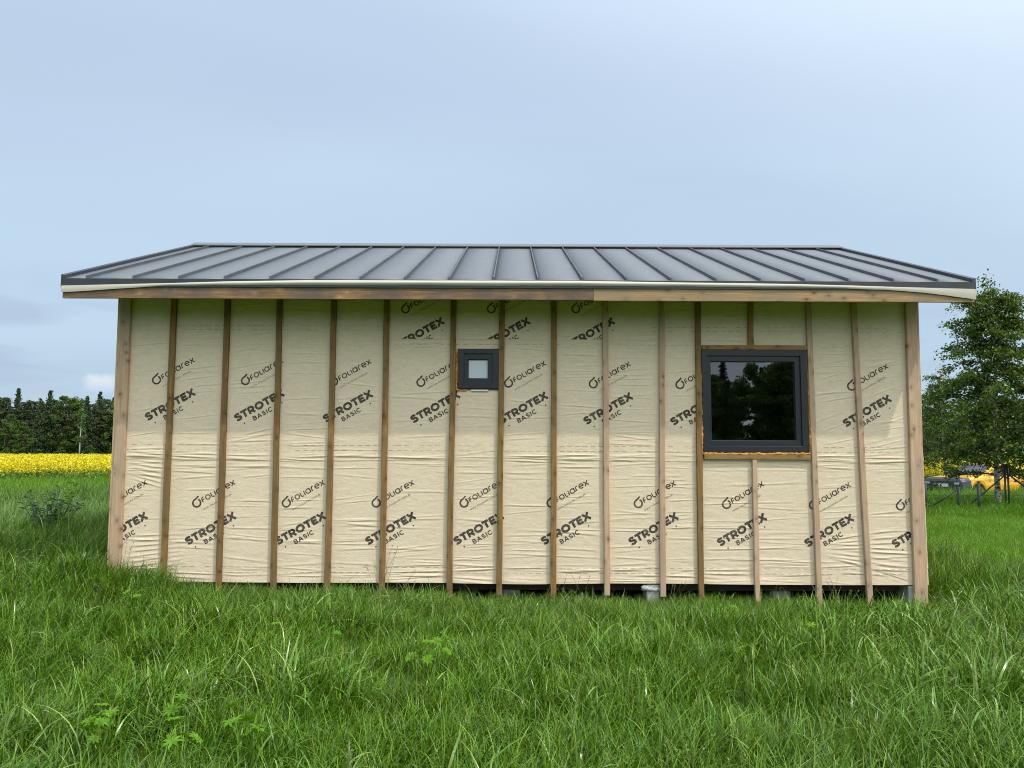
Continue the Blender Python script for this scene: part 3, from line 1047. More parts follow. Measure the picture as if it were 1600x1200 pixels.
def foam_strip(name, pts, rad, parent, seed):
    rr = random.Random(seed)
    P = []
    for a_, b_ in zip(pts, pts[1:]):
        a_, b_ = Vector(a_), Vector(b_)
        k = max(2, int((b_ - a_).length / 0.022))
        for i in range(k):
            q = a_ + (b_ - a_) * (i / k)
            P.append(q + Vector((rr.uniform(-.004, .004), rr.uniform(-.006, .006), rr.uniform(-.004, .004))))
    P.append(Vector(pts[-1]))
    rads = [rad * rr.uniform(0.65, 1.35) for _ in P]
    MB().tube(P, rads, 7).build(name, M['foam'], parent)


def window(rect, fr, sash, label, glassmat, fy=-0.036):
    x0, z0, x1, z1 = rect
    b = frame_ring(MB(), rect, inset(rect, *fr), fy, 0.05)
    win = b.build('window', M['upvc'], house, bevel=0.0)
    bv = win.modifiers.new('bevel', 'BEVEL')
    bv.width = 0.003
    bv.segments = 2
    win['label'] = label
    r1 = inset(rect, *[q - 0.004 for q in fr])
    r2_ = inset(inset(rect, *fr), *sash)
    s_ = frame_ring(MB(), r1, r2_, fy + 0.018, 0.045).build('sash', M['upvc'], win)
    bv = s_.modifiers.new('bevel', 'BEVEL')
    bv.width = 0.004
    bv.segments = 2
    frame_ring(MB(), inset(r2_, -.002, -.002, -.002, -.002), inset(r2_, .005, .005, .005, .005), fy + 0.034, 0.02).build('gasket', M['gasket'], win)
    frame_ring(MB(), inset(r2_, .004, .004, .004, .004), inset(r2_, .010, .010, .010, .010), fy + 0.047, 0.022).build('glazing_spacer', M['spacer'], win)
    g = inset(r2_, -.001, -.001, -.001, -.001)
    MB().add([(g[0], fy + .043, g[1]), (g[2], fy + .043, g[1]), (g[2], fy + .043, g[3]), (g[0], fy + .043, g[3])], [(0, 1, 2, 3)]).build('glass_pane', glassmat, win)
    return win


PXW = 8.65 / F_PX
big_w = window(BWIN, (0.058, 0.072, 0.070, 0.068), (0.040, 0.060, 0.060, 0.062), 'large dark grey window with clear glass reflecting trees, orange foam in the gaps', M['glass'])
small_w = window(SWIN, (0.066, 0.060, 0.072, 0.056), (0.047, 0.052, 0.050, 0.062), 'small square dark grey window with pale frosted glass', M['frosted'])
bx0, bz0, bx1, bz1 = BWIN
foam_strip('foam_seal', [(bx0 - .013, -.022, bz1 - .20), (bx0 - .012, -.026, bz0 + .4), (bx0 - .014, -.028, bz0 - .012)], 0.014, big_w, 1)
foam_strip('foam_seal', [(bx0 - .012, -.030, bz0 - .012), (bx0 + .5, -.028, bz0 - .014), (bx1 + .016, -.028, bz0 - .010)], 0.015, big_w, 2)
foam_strip('foam_seal', [(bx1 + .018, -.026, bz0 - .005), (bx1 + .020, -.024, bz0 + .4), (bx1 + .018, -.020, bz1 - .25)], 0.013, big_w, 3)
sx0, sz0, sx1, sz1 = SWIN
foam_strip('foam_seal', [(sx0 - .012, -.015, sz1 - .04), (sx0 - .012, -.017, sz0 + .2), (sx0 - .012, -.020, sz0 - .012), (sx0 + .10, -.018, sz0 - .020)], 0.011, small_w, 4)
MB().box((at(736, 610, 0).x, -0.030, sz0 - .030), (at(763, 610, 0).x, -0.004, sz0 - .012)).build('packing_strip', M['white'], small_w, bevel=.002)
MB().box((sx0 + .01, -0.024, sz0 - .012), (sx1 - .01, -0.006, sz0 - .001)).build('sill_profile', M['flash'], small_w)

# --- roof: deck, sheets between standing seams, seams, caps
def roof_z(y):
    return Z_EAVE + (y + OV) * SL if y <= RIDGE_Y else Z_EAVE + (2 * RIDGE_Y + OV - y) * SL


YB = 2 * RIDGE_Y + OV
deck = MB().prism([(-OV + .036, roof_z(-OV + .036) - .024), (RIDGE_Y, Z_RIDGE - .024), (YB - .036, roof_z(YB - .036) - .024),
                   (YB - .036, roof_z(YB - .036) - .055), (RIDGE_Y, Z_RIDGE - .055), (-OV + .036, roof_z(-OV + .036) - .055)], EX0 + .02, EX1 - .02)
roof = deck.build('roof', M['raw'], house)
SEAM_PX = [134, 207, 278.7, 350, 421.3, 492, 562.3, 632.3, 702, 771.5, 840.5, 910, 979.5, 1049, 1119, 1188.5, 1257.5, 1327, 1397, 1466]
seam_x = [at(px, 433, -OV).x for px in SEAM_PX]
edges = [EX0] + seam_x + [EX1]
for side in (0, 1):
    ye = -OV if side == 0 else YB
    for a_, b_ in zip(edges, edges[1:]):
        n = 14
        vs, fs = [], []
        rr = random.Random(int(a_ * 999) + side)
        dz0, dz1 = rr.uniform(-.0015, .0015), rr.uniform(-.0015, .0015)
        for k in range(n + 1):
            f = k / n
            y = ye + (RIDGE_Y - ye) * f
            z = Z_EAVE + (Z_RIDGE - Z_EAVE) * f + dz0 * (1 - f) + dz1 * f + rr.uniform(-.0006, .0006)
            cxm = (a_ + b_) / 2
            for x, dz in ((a_ + .002, 0), (cxm, 0.0008), (b_ - .002, 0)):
                vs.append((x, y, z + dz))
            for x in (a_ + .002, cxm, b_ - .002):
                vs.append((x, y, z - .016))
            if k:
                o = 6 * k
                p_ = o - 6
                fs += [(p_, p_ + 1, o + 1, o), (p_ + 1, p_ + 2, o + 2, o + 1), (p_ + 3, o + 3, o + 4, p_ + 4), (p_ + 4, o + 4, o + 5, p_ + 5),
                       (p_, o, o + 3, p_ + 3), (p_ + 2, p_ + 5, o + 5, o + 2)]
        e = 6 * n
        fs += [(0, 3, 4, 1), (1, 4, 5, 2), (e, e + 1, e + 4, e + 3), (e + 1, e + 2, e + 5, e + 4)]
        MB().add(vs, fs, True).build('roof_panel', M['roof'], roof)
    for x in seam_x:
        h_, hw = 0.030, 0.008
        y0, y1 = ye + (0.012 if side == 0 else -0.012), RIDGE_Y - (0.05 if side == 0 else -0.05)
        z0, z1 = roof_z(y0), roof_z(y1)
        MB().hexa([(x - hw, y0, z0 - .004), (x + hw, y0, z0 - .004), (x + hw, y1, z1 - .004), (x - hw, y1, z1 - .004),
                   (x - hw * .8, y0, z0 + h_), (x + hw * .8, y0, z0 + h_), (x + hw * .8, y1, z1 + h_), (x - hw * .8, y1, z1 + h_)]).build('standing_seam', M['seam'], roof)
# ridge cap
MB().prism([(RIDGE_Y - .15, Z_RIDGE - .15 * SL + .030), (RIDGE_Y - .15, Z_RIDGE - .15 * SL + .042), (RIDGE_Y, Z_RIDGE + .058), (RIDGE_Y + .15, Z_RIDGE - .15 * SL + .042),
            (RIDGE_Y + .15, Z_RIDGE - .15 * SL + .030), (RIDGE_Y, Z_RIDGE + .046)], EX0 - .02, EX1 + .02).build('ridge_cap', M['roof'], roof)
# closure strip under the cap
MB().box((EX0 + .02, RIDGE_Y - .135, Z_RIDGE - .135 * SL), (EX1 - .02, RIDGE_Y - .125, Z_RIDGE - .135 * SL + .036)).build('ridge_closure', M['gasket'], roof)
# verge trims: upstand and outer face on both gables
for xs_, sg in ((EX0, -1), (EX1, 1)):
    for ye in (-OV, YB):
        z0, z1 = Z_EAVE, Z_RIDGE
        xo, xi = xs_ + sg * 0.012, xs_ - sg * 0.028
        MB().hexa([(xo, ye, z0 - .095), (xi, ye, z0 - .095), (xi, RIDGE_Y, z1 - .095), (xo, RIDGE_Y, z1 - .095),
                   (xo, ye, z0 + .040), (xi, ye, z0 + .034), (xi, RIDGE_Y, z1 + .034), (xo, RIDGE_Y, z1 + .040)]).build('verge_trim', M['flash'], roof)
# eave trims front and back
MB().box((EX0 - .004, -OV - .014, Z_EAVE - .088), (EX1 + .004, -OV - .002, Z_EAVE - .004)).build('eave_trim', M['flash'], roof)
MB().box((EX0 - .004, YB + .002, Z_EAVE - .088), (EX1 + .004, YB + .014, Z_EAVE - .004)).build('eave_trim', M['flash'], roof)
# rafters
for k in range(11):
    x = HX0 + 0.06 + k * (HX1 - HX0 - 0.18) / 10
    zt = lambda y: roof_z(y) - 0.057
    for ya, yb_ in ((-OV + .10, RIDGE_Y - .003), (YB - .10, RIDGE_Y + .003)):
        MB().hexa([(x, ya, zt(ya) - .14), (x + .06, ya, zt(ya) - .14), (x + .06, yb_, zt(yb_) - .14), (x, yb_, zt(yb_) - .14),
                   (x, ya, zt(ya)), (x + .06, ya, zt(ya)), (x + .06, yb_, zt(yb_)), (x, yb_, zt(yb_))]).build('rafter', M['raw'], house)
# fascia boards
zf0, zf1 = at(800, 469, -OV).z, Z_EAVE - 0.020
xj = at(927, 460, -OV).x
fa = MB().box((EX0 + .012, -OV + .001, zf0 + .004), (xj - .0015, -OV + .031, zf1)).build('fascia_board', M['fascia'], house, origin=(EX0, -OV, zf0), bevel=0.003)
fb = MB().box((xj + .0015, -OV + .001, zf0 - .002), (EX1 - .012, -OV + .031, zf1)).build('fascia_board', M['pale_x'], house, origin=(xj, -OV, zf0), bevel=0.003)
fa['label'] = 'dark weathered fascia board'
fb['label'] = 'paler fascia board with knots'
MB().box((EX0 + .012, YB - .031, zf0), (EX1 - .012, YB - .001, zf1)).build('fascia_board', M['pale_x'], house, bevel=0.003)

# curled strip of membrane hanging out under the eave trim
n = 240
prof_n = 9
vs, fs = [], []
for i in range(n + 1):
    f = i / n
    x = EX0 + .004 + (EX1 - EX0 - .008) * f
    px = 97 + 1426 * f
    low_px = np.interp(px, [97, 190, 260, 340, 600, 927, 1150, 1300, 1380, 1440, 1490, 1523], [456.5, 450.5, 446.5, 445.4, 445.6, 446.6, 448.4, 450, 452.5, 457, 463.5, 467.5])
    top_px = np.interp(px, [97, 150, 280, 360, 480, 900, 1050, 1230, 1330, 1400, 1523], [446, 444.8, 441.8, 439.4, 437.6, 438.6, 441, 443.5, 446, 448.2, 451.5])
    roll = np.interp(px, [97, 190, 380, 480, 880, 1010, 1240, 1330, 1400, 1523], [0, 0.05, 0.6, 1, 1, 0.75, 0.45, 0.2, 0.05, 0])
    wv_ = 0.003 * math.sin(px * 0.031) + 0.002 * math.sin(px * 0.077 + 1)
    zt_, zl_ = at(px, top_px, -OV - .02).z, at(px, low_px, -OV - .02).z + wv_ * .5
    for k in range(prof_n):
        g_ = k / (prof_n - 1)
        z = zt_ + (zl_ - zt_) * g_
        bul = math.sin(g_ * math.pi)
        y = -OV - 0.0165 - (0.013 * roll + 0.003) * bul + wv_ * .3
        vs.append((x, y, z))
    if i:
        o = i * prof_n
        for k in range(prof_n - 1):
            fs.append((o - prof_n + k, o + k, o + k + 1, o - prof_n + k + 1))
eb = MB().add(vs, fs, True)
m, t = material('eave_membrane')
tcn = t.n('ShaderNodeTexCoord')
nn_ = t.noise(tcn.outputs['Object'], 3.0, 3, 0.6)
finish(t, principled(t, t.mix(nn_, (0.50, 0.47, 0.40), (0.57, 0.55, 0.48)), 0.6, nn_, 0.2, 0.01, spec=0.3))
e_ob = eb.build('eave_membrane', m, house)
e_ob['label'] = 'pale curled strip of membrane hanging under the roof edge'

# --- foundation piers and bits under the house
for px, top_y, wpx in ((1019, 913, 20), (1424, 913, 17)):
    a_ = at(px - wpx / 2, 913, 0.05)
    b_ = at(px + wpx / 2, 913, 0.05)
    MB().box((a_.x, -0.002, -0.5), (b_.x, 0.26, zb - 0.03)).build('concrete_pier', M['concrete'], house, bevel=0.008)
for x in (-4.2, -2.0, 0.0, 3.0):
    MB().box((x - .1, 0.25, -0.5), (x + .1, 0.5, zb - 0.004)).build('concrete_pier', M['concrete'], house, bevel=0.008)
    MB().box((x - .1, 2.78, -0.5), (x + .1, 2.98, zb - 0.004)).build('concrete_pier', M['concrete'], house, bevel=0.008)
# rumpled packing on the middle pier
c0 = at(1011, 913, 0.0)
b = MB()
rr = random.Random(5)
P = [(c0.x - .06 + .026 * k, 0.0 + rr.uniform(-.01, .01), zb - .075 + rr.uniform(-.012, .012)) for k in range(9)]
b.tube(P, [rr.uniform(.018, .034) for _ in P], 7)
b.build('packing_foil', simple('grey_foil', (0.42, 0.43, 0.42), 0.6, nscale=30.0, namt=0.35, bump=0.6), house)


# ================================================================== VEGETATION SOURCES
def instancer(name, pts, rots, scales, idx, tint, meshes, label, cat):
    """one 'stuff' object: points carrying instances of the given meshes"""
    cl = bpy.data.collections.new(name + '_sources')
    for i, me in enumerate(meshes):
        o = bpy.data.objects.new('%s_source_%02d' % (name, i), me)
        cl.objects.link(o)
    me = bpy.data.meshes.new(name)
    me.vertices.add(len(pts))
    me.vertices.foreach_set('co', np.asarray(pts, dtype=np.float32).ravel())
    for nm, typ, arr in (('rot', 'FLOAT_VECTOR', rots), ('scl', 'FLOAT', scales), ('tint', 'FLOAT', tint)):
        a_ = me.attributes.new(nm, typ, 'POINT')
        a_.data.foreach_set('vector' if typ == 'FLOAT_VECTOR' else 'value', np.asarray(arr, dtype=np.float32).ravel())
    a_ = me.attributes.new('idx', 'INT', 'POINT')
    a_.data.foreach_set('value', np.asarray(idx, dtype=np.int32))
    ob = link(name, me)
    ng = bpy.data.node_groups.new(name + '_nodes', 'GeometryNodeTree')
    ng.interface.new_socket('Geometry', in_out='INPUT', socket_type='NodeSocketGeometry')
    ng.interface.new_socket('Geometry', in_out='OUTPUT', socket_type='NodeSocketGeometry')
    N = ng.nodes.new
    gi, go = N('NodeGroupInput'), N('NodeGroupOutput')
    ip = N('GeometryNodeInstanceOnPoints')
    ci = N('GeometryNodeCollectionInfo')
    ci.inputs['Collection'].default_value = cl
    ci.inputs['Separate Children'].default_value = True
    ci.inputs['Reset Children'].default_value = True
    mp = N('GeometryNodeMeshToPoints')

    def attr(nm, typ):
        a = N('GeometryNodeInputNamedAttribute')
        a.data_type = typ
        a.inputs['Name'].default_value = nm
        return [s for s in a.outputs if s.enabled and s.name == 'Attribute'][0]
    L = ng.links.new
    L(gi.outputs[0], mp.inputs['Mesh'])
    L(mp.outputs[0], ip.inputs['Points'])
    L(ci.outputs[0], ip.inputs['Instance'])
    ip.inputs['Pick Instance'].default_value = True
    L(attr('idx', 'INT'), ip.inputs['Instance Index'])
    e2r = N('FunctionNodeEulerToRotation')
    L(attr('rot', 'FLOAT_VECTOR'), e2r.inputs[0])
    L(e2r.outputs[0], ip.inputs['Rotation'])
    L(attr('scl', 'FLOAT'), ip.inputs['Scale'])
    L(ip.outputs[0], go.inputs[0])
    md = ob.modifiers.new('scatter', 'NODES')
    md.node_group = ng
    return tag(ob, label, cat, kind='stuff')


def grass_clump(seed, nb, rad, l0, l1, w0, w1, tilt, bend, lean=0.5, segs=5, mat=None):
    r_ = np.random.default_rng(seed)
    VV, FF, BT = [], [], []
    for k in range(nb):
        a_ = r_.uniform(0, 2 * np.pi)
        rr_ = rad * np.sqrt(r_.uniform())
        root = np.array([rr_ * np.cos(a_), rr_ * np.sin(a_), -0.03])
        L_ = r_.uniform(l0, l1) * (1.0 if r_.uniform() > .2 else .65)
        az = r_.uniform(-np.pi, np.pi)
        dx, dy = np.cos(az) + lean * 1.6, np.sin(az)
        q = np.hypot(dx, dy) + 1e-6
        dx, dy = dx / q, dy / q
        th = abs(r_.normal(0, tilt))
        bd = abs(r_.normal(bend, bend * 0.55))
        wd = r_.uniform(w0, w1)
        tw = r_.uniform(-0.9, 0.9)
        sx, sy = -dy * np.cos(tw) - dx * np.sin(tw), dx * np.cos(tw) - dy * np.sin(tw)
        p = root.copy()
        o = len(VV)
        for s_ in range(segs + 1):
            t_ = s_ / segs
            wv = wd * (0.75 + 0.5 * t_) * (1 - t_ ** 2.2) + 0.0004
            VV.append(p + 0.5 * wv * np.array([sx, sy, 0]))
            VV.append(p - 0.5 * wv * np.array([sx, sy, 0]))
            BT += [t_, t_]
            ang = th + bd * t_ ** 1.5
            p = p + L_ / segs * np.array([dx * np.sin(ang), dy * np.sin(ang), np.cos(ang)])
            if s_:
                i = o + 2 * s_
                FF.append((i - 2, i - 1, i + 1, i))
    me = np_mesh('grass_clump', np.array(VV), np.array(FF), mat, True)
    a_ = me.attributes.new('bt', 'FLOAT', 'POINT')
    a_.data.foreach_set('value', np.asarray(BT, dtype=np.float32))
    return me


G = []
for s_ in range(6):      # 0-5 ordinary lush tufts
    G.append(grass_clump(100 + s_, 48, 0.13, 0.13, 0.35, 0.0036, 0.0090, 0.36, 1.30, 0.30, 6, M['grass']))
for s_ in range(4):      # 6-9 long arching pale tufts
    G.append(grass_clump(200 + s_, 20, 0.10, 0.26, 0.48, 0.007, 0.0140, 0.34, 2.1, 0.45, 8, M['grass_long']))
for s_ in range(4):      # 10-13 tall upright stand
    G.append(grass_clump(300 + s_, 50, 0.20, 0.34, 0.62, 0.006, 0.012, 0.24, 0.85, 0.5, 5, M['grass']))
for s_ in range(3):      # 14-16 coarse far tufts
    G.append(grass_clump(400 + s_, 70, 0.42, 0.26, 0.50, 0.010, 0.020, 0.30, 0.9, 0.4, 4, M['grass_bright']))


def seed_stalk(seed):
    r_ = random.Random(seed)
    b = MB()
    for k in range(4):
        a_ = r_.uniform(0, 6.28)
        o = Vector((r_.uniform(-.1, .1), r_.uniform(-.1, .1), 0))
        h_ = r_.uniform(.42, .60)
        P = [o + Vector((math.cos(a_) * .16 * q ** 2 + .08 * q ** 2, math.sin(a_) * .16 * q ** 2, h_ * q)) for q in (0, .3, .6, .85, 1.0)]
        b.tube(P, [.0022, .002, .0017, .0014, .0008], 4, cap=False)
        for j in range(16):
            q = P[3].lerp(P[4], r_.random())
            d = Vector((r_.uniform(-1, 1), r_.uniform(-1, 1), r_.uniform(-.2, 1.2))).normalized() * r_.uniform(.012, .03)
            s_ = Vector((-d.y, d.x, 0)) * .16
            b.add([q, q + d * .5 + s_, q + d, q + d * .5 - s_], [(0, 1, 2, 3)])
    return b.mesh('seed_stalk', M['stalk'], recalc=False)


def leaf_blade(b, base, d, L_, wd, upn, fold=0.25):
    d = d.normalized()
    s_ = d.cross(upn).normalized()
    u_ = s_.cross(d).normalized()
    P = [base, base + d * L_ * .35 + u_ * L_ * .06 + s_ * wd * .5 + u_ * wd * fold, base + d * L_ * .75 + u_ * L_ * .03 + s_ * wd * .42 + u_ * wd * fold, base + d * L_ - u_ * L_ * .08,
         base + d * L_ * .75 + u_ * L_ * .03 - s_ * wd * .42 + u_ * wd * fold, base + d * L_ * .35 + u_ * L_ * .06 - s_ * wd * .5 + u_ * wd * fold, base + d * L_ * .55 + u_ * L_ * .03]
    b.add(P, [(0, 1, 6), (1, 2, 6), (2, 3, 6), (3, 4, 6), (4, 5, 6), (5, 0, 6)], False)


for s_ in range(2):      # 17-18 seed stalks
    G.append(seed_stalk(500 + s_))
G.append(grass_clump(540, 16, 0.12, 0.2, 0.42, 0.003, 0.006, 0.6, 1.0, 0.3, 5, M['straw']))   # 19 dry tuft


def wedge_points(d0, d1, dens, half=R(45)):
    """random points in the view wedge with density dens(d) per square metre"""
    ds = np.linspace(d0, d1, 200)
    wgt = dens(ds) * 2 * half * ds
    n_ = int(np.trapezoid(wgt, ds)) if hasattr(np, 'trapezoid') else int(np.trapz(wgt, ds))
    cdf = np.cumsum(wgt)
    cdf /= cdf[-1]
    d = np.interp(rng.uniform(size=n_), cdf, ds)
    a_ = rng.uniform(-half, half, n_)
    return CAM.x + d * np.sin(a_), CAM.y + d * np.cos(a_), d


RAPE_D = 40.0
x1_, y1_, d1_ = wedge_points(2.2, 12, lambda d: np.full_like(d, 165.0), R(50))
x2_, y2_, d2_ = wedge_points(12, 44, lambda d: 190 * (12 / d) ** 1.7, R(45))
X_, Y_, D_ = np.concatenate([x1_, x2_]), np.concatenate([y1_, y2_]), np.concatenate([d1_, d2_])
under = (X_ > HX0 + .0) & (X_ < HX1 - .0) & (Y_ > 0.02 + 0.20 * rng.uniform(size=len(X_)) ** 2) & (Y_ < HY1)
track = np.exp(-((X_ + 2.95 + 0.12 * np.sin(Y_ * 2)) / 0.12) ** 2) * np.clip((-1.6 - Y_) / 0.5, 0, 1)
shrub_xy = CAM + ray(84, 713) * (11.6 / ray(84, 713).y)
clear = np.hypot(X_ - shrub_xy.x, Y_ - shrub_xy.y + .25) < 0.55
pocket = (vnoise(X_ * 3.1 + 7, Y_ * 3.1, 61) > 0.62) & (rng.uniform(size=len(X_)) < .75) & (Y_ < -.6)
keep = ~under & ~pocket & ~(clear & (rng.uniform(size=len(X_)) < .85)) & (rng.uniform(size=len(X_)) > 0.93 * track)
X_, Y_, D_, track = X_[keep], Y_[keep], D_[keep], track[keep]
nP = len(X_)
patchn = vnoise(X_ * 0.9, Y_ * 0.9, 31)
patch2 = vnoise(X_ * 2.3 + 5, Y_ * 2.3, 32)
u = rng.uniform(size=nP)
idx = rng.integers(0, 6, nP)
longp = np.clip(0.04 + 0.30 * np.clip(patchn - 0.2, 0, 1) + 0.18 * np.clip(patch2 - 0.15, 0, 1), 0.02, 0.30)
front = Y_ < 0.3
idx = np.where(u < longp, rng.integers(6, 10, nP), idx)
tall = (~front) | (np.abs(X_) > 5.6) & (Y_ > -1.8)
idx = np.where((u > 0.972) & (u < 0.9755), rng.integers(17, 19, nP), idx)
idx = np.where(u > 0.9965, 19, idx)
idx = np.where(tall & (u > 0.12) & (u < 0.97), rng.integers(10, 14, nP), idx)
patch3 = vnoise(X_ * 6.0 + 2, Y_ * 6.0, 33)
scl = rng.uniform(0.75, 1.25, nP) * (1 + 0.14 * patchn + 0.12 * patch2 + 0.16 * patch3)
scl = scl * np.where(D_ < 6.5, 0.95, 1.0) * (1 - 0.6 * track)
scl = np.where(front & (np.abs(X_ - .1) < 4.5), scl * np.where(X_ > 0.9, np.interp(Y_, [-1.5, -0.5, -0.05], [1.0, 0.66, 0.34]), np.interp(Y_, [-1.6, -0.5, -0.05], [1.0, 0.80, 0.48])), scl)
scl = np.where(tall, scl * np.where(X_ < 0, np.clip(0.70 + 0.018 * D_, 0.8, 1.2), np.interp(D_, [8, 14, 18, 23.4, 25.0, 29, 32], [0.85, 0.80, 0.52, 0.42, 0.85, 1.15, 1.15])), scl)
# knocked-down tuft mound at the left corner
scl = np.where((np.abs(X_ + 4.4) < 0.9) & (np.abs(Y_ + .3) < .6), scl * 1.15, scl)
wind = 0.55 * vnoise(X_ * 0.5, Y_ * 0.5, 41) + 0.25 * vnoise(X_ * 1.9, Y_ * 1.9, 42)
rz = wind * 1.3 + rng.normal(0, 1.0, nP)
tilt_ = rng.normal(0, 0.12, (nP, 2))
tilt_[:, 1] += 0.16 + 0.16 * vnoise(X_ * 1.1, Y_ * 1.1, 43)
tint = np.clip(0.05 + 0.26 * vnoise(X_ * 0.7, Y_ * 0.7, 51), 0, 0.8)
far = np.clip((D_ - 10) / 6, 0, 1) * (D_ < 25)
tint = np.clip(tint + np.where(X_ < 0, 0.55, 0.15) * far, 0, 1)
tint = np.where(D_ >= 24, 0.1, tint)
idx = np.where(D_ + 1.2 * vnoise(X_ * .6, Y_ * .6, 77) >= np.where(X_ < 0, 23.5, 13.5), rng.integers(14, 17, nP), idx)
scl = np.where(idx == 19, scl * .9, scl)
instancer('meadow_grass', np.stack([X_, Y_, ground_z(X_, Y_)], 1), np.stack([tilt_[:, 0], tilt_[:, 1], rz], 1), scl, idx, tint, G,
          'lush windblown green meadow grass growing all round the house', 'grass')


# --- rapeseed
def rape_plant(seed):
    r_ = np.random.default_rng(seed)
    VV, FF, MI = [], [], []

    def quad(c_, s_, mi):
        n_ = r_.normal(size=3)
        n_[2] = abs(n_[2]) + 0.5
        n_ /= np.linalg.norm(n_)
        a_ = np.cross(n_, [0.3, 0.9, 0.1])
        a_ /= np.linalg.norm(a_)
        b_ = np.cross(n_, a_)
        o = len(VV)
        for p_, q_ in ((-1, 0), (0, -.7), (1, 0), (0, .7)):
            VV.append(c_ + s_ * (p_ * a_ + q_ * b_))
        FF.append((o, o + 1, o + 2, o + 3))
        MI.append(mi)
    for st in range(7):
        bx_, by_ = r_.uniform(-.35, .35, 2)
        hgt = r_.uniform(0.95, 1.25)
        for k in range(9):
            quad(np.array([bx_, by_, hgt]) + r_.normal(0, 1, 3) * [.06, .06, .07], r_.uniform(.025, .05), 0)
        for k in range(4):
            quad(np.array([bx_, by_, 0]) + np.array([r_.normal(0, .13), r_.normal(0, .13), r_.uniform(.65, 1.0)]), r_.uniform(.02, .04), 0)
        for k in range(17):
            quad(np.array([bx_, by_, 0]) + np.array([r_.normal(0, .08), r_.normal(0, .08), r_.uniform(.1, .8)]), r_.uniform(.04, .09), 1)
        o = len(VV)
        for dx in (-.006, .006):
            VV.append(np.array([bx_ + dx, by_, -0.1]))
            VV.append(np.array([bx_ + dx * .4, by_, hgt]))
        FF.append((o, o + 2, o + 3, o + 1))
        MI.append(1)
    me = np_mesh('rape_plant', np.array(VV), np.array(FF), M['rape_flower'])
    me.materials.append(M['rape_leaf'])
    me.polygons.foreach_set('material_index', np.array(MI, dtype=np.int32))
    return me


RP = [rape_plant(s_) for s_ in range(5)]
xr, yr, dr = wedge_points(38, 150, lambda d: 3.2 * (38 / d) ** 0.9, R(46))
k_ = rng.uniform(size=len(xr)) < np.clip((dr - 38) / 3 + 0.1 * vnoise(xr, yr, 9), 0.0, 1)
xr, yr, dr = xr[k_], yr[k_], dr[k_]
nr = len(xr)
instancer('rapeseed', np.stack([xr, yr, ground_z(xr, yr) - 0.03], 1), np.stack([np.zeros(nr), np.zeros(nr), rng.uniform(0, 6.28, nr)], 1),
          rng.uniform(0.88, 1.12, nr), rng.integers(0, 5, nr), np.zeros(nr), RP, 'field of rapeseed in yellow bloom behind the meadow', 'rapeseed field')


# --- trees
def leaf_quads(C, S, r_, flat=0.0, up=0.3):
    n_ = len(C)
    N = r_.normal(size=(n_, 3))
    N[:, 2] = N[:, 2] * (1 - flat) + up
    N /= np.linalg.norm(N, axis=1)[:, None]
    T = r_.normal(size=(n_, 3))
    A = np.cross(N, T)
    A /= np.linalg.norm(A, axis=1)[:, None] + 1e-9
    B = np.cross(N, A)
    S = np.asarray(S)[:, None]
    Q = np.stack([C - A * S, C - B * S * .62 + A * S * .1, C + A * S, C + B * S * .62 + A * S * .1], 1).reshape(-1, 3)
    return Q, np.arange(4 * n_).reshape(n_, 4)


def trunk_mesh(pts, rads, mat, limbs=(), n=8):
    b = MB()
    b.tube(pts, rads, n)
    for lp, lr in limbs:
        b.tube(lp, lr, 5)
    return b.mesh('trunk', mat, recalc=False)


def spruce(seed, h):
    r_ = np.random.default_rng(seed)
    C, S = [], []
    lev = int(h * 2.6)
    for i in range(lev):
        f = i / lev
        z = h * (0.10 + 0.90 * f)
        rad = (1 - f) ** 0.85 * h * 0.165 * r_.uniform(0.75, 1.15) + 0.1
        nbr = 7
        for k in range(nbr):
            a_ = r_.uniform(0, 6.28)
            L_ = rad * r_.uniform(0.6, 1.15)
            m_ = int(8 + 13 * L_)
            tt = r_.uniform(0.1, 1, m_)
            C.append(np.stack([np.cos(a_) * tt * L_ + r_.normal(0, .12, m_), np.sin(a_) * tt * L_ + r_.normal(0, .12, m_), z - 0.35 * L_ * tt ** 1.4 + r_.normal(0, .10, m_)], 1))
            S.append(r_.uniform(.10, .20, m_))
    Q, Fq = leaf_quads(np.concatenate(C), np.concatenate(S), r_, 0.5, 0.4)
    return trunk_mesh([(0, 0, -.3), (0, 0, h * .5), (0, 0, h * .97)], [h * .014, h * .009, .02], M['bark']), np_mesh('crown', Q, Fq, M['spruce'])


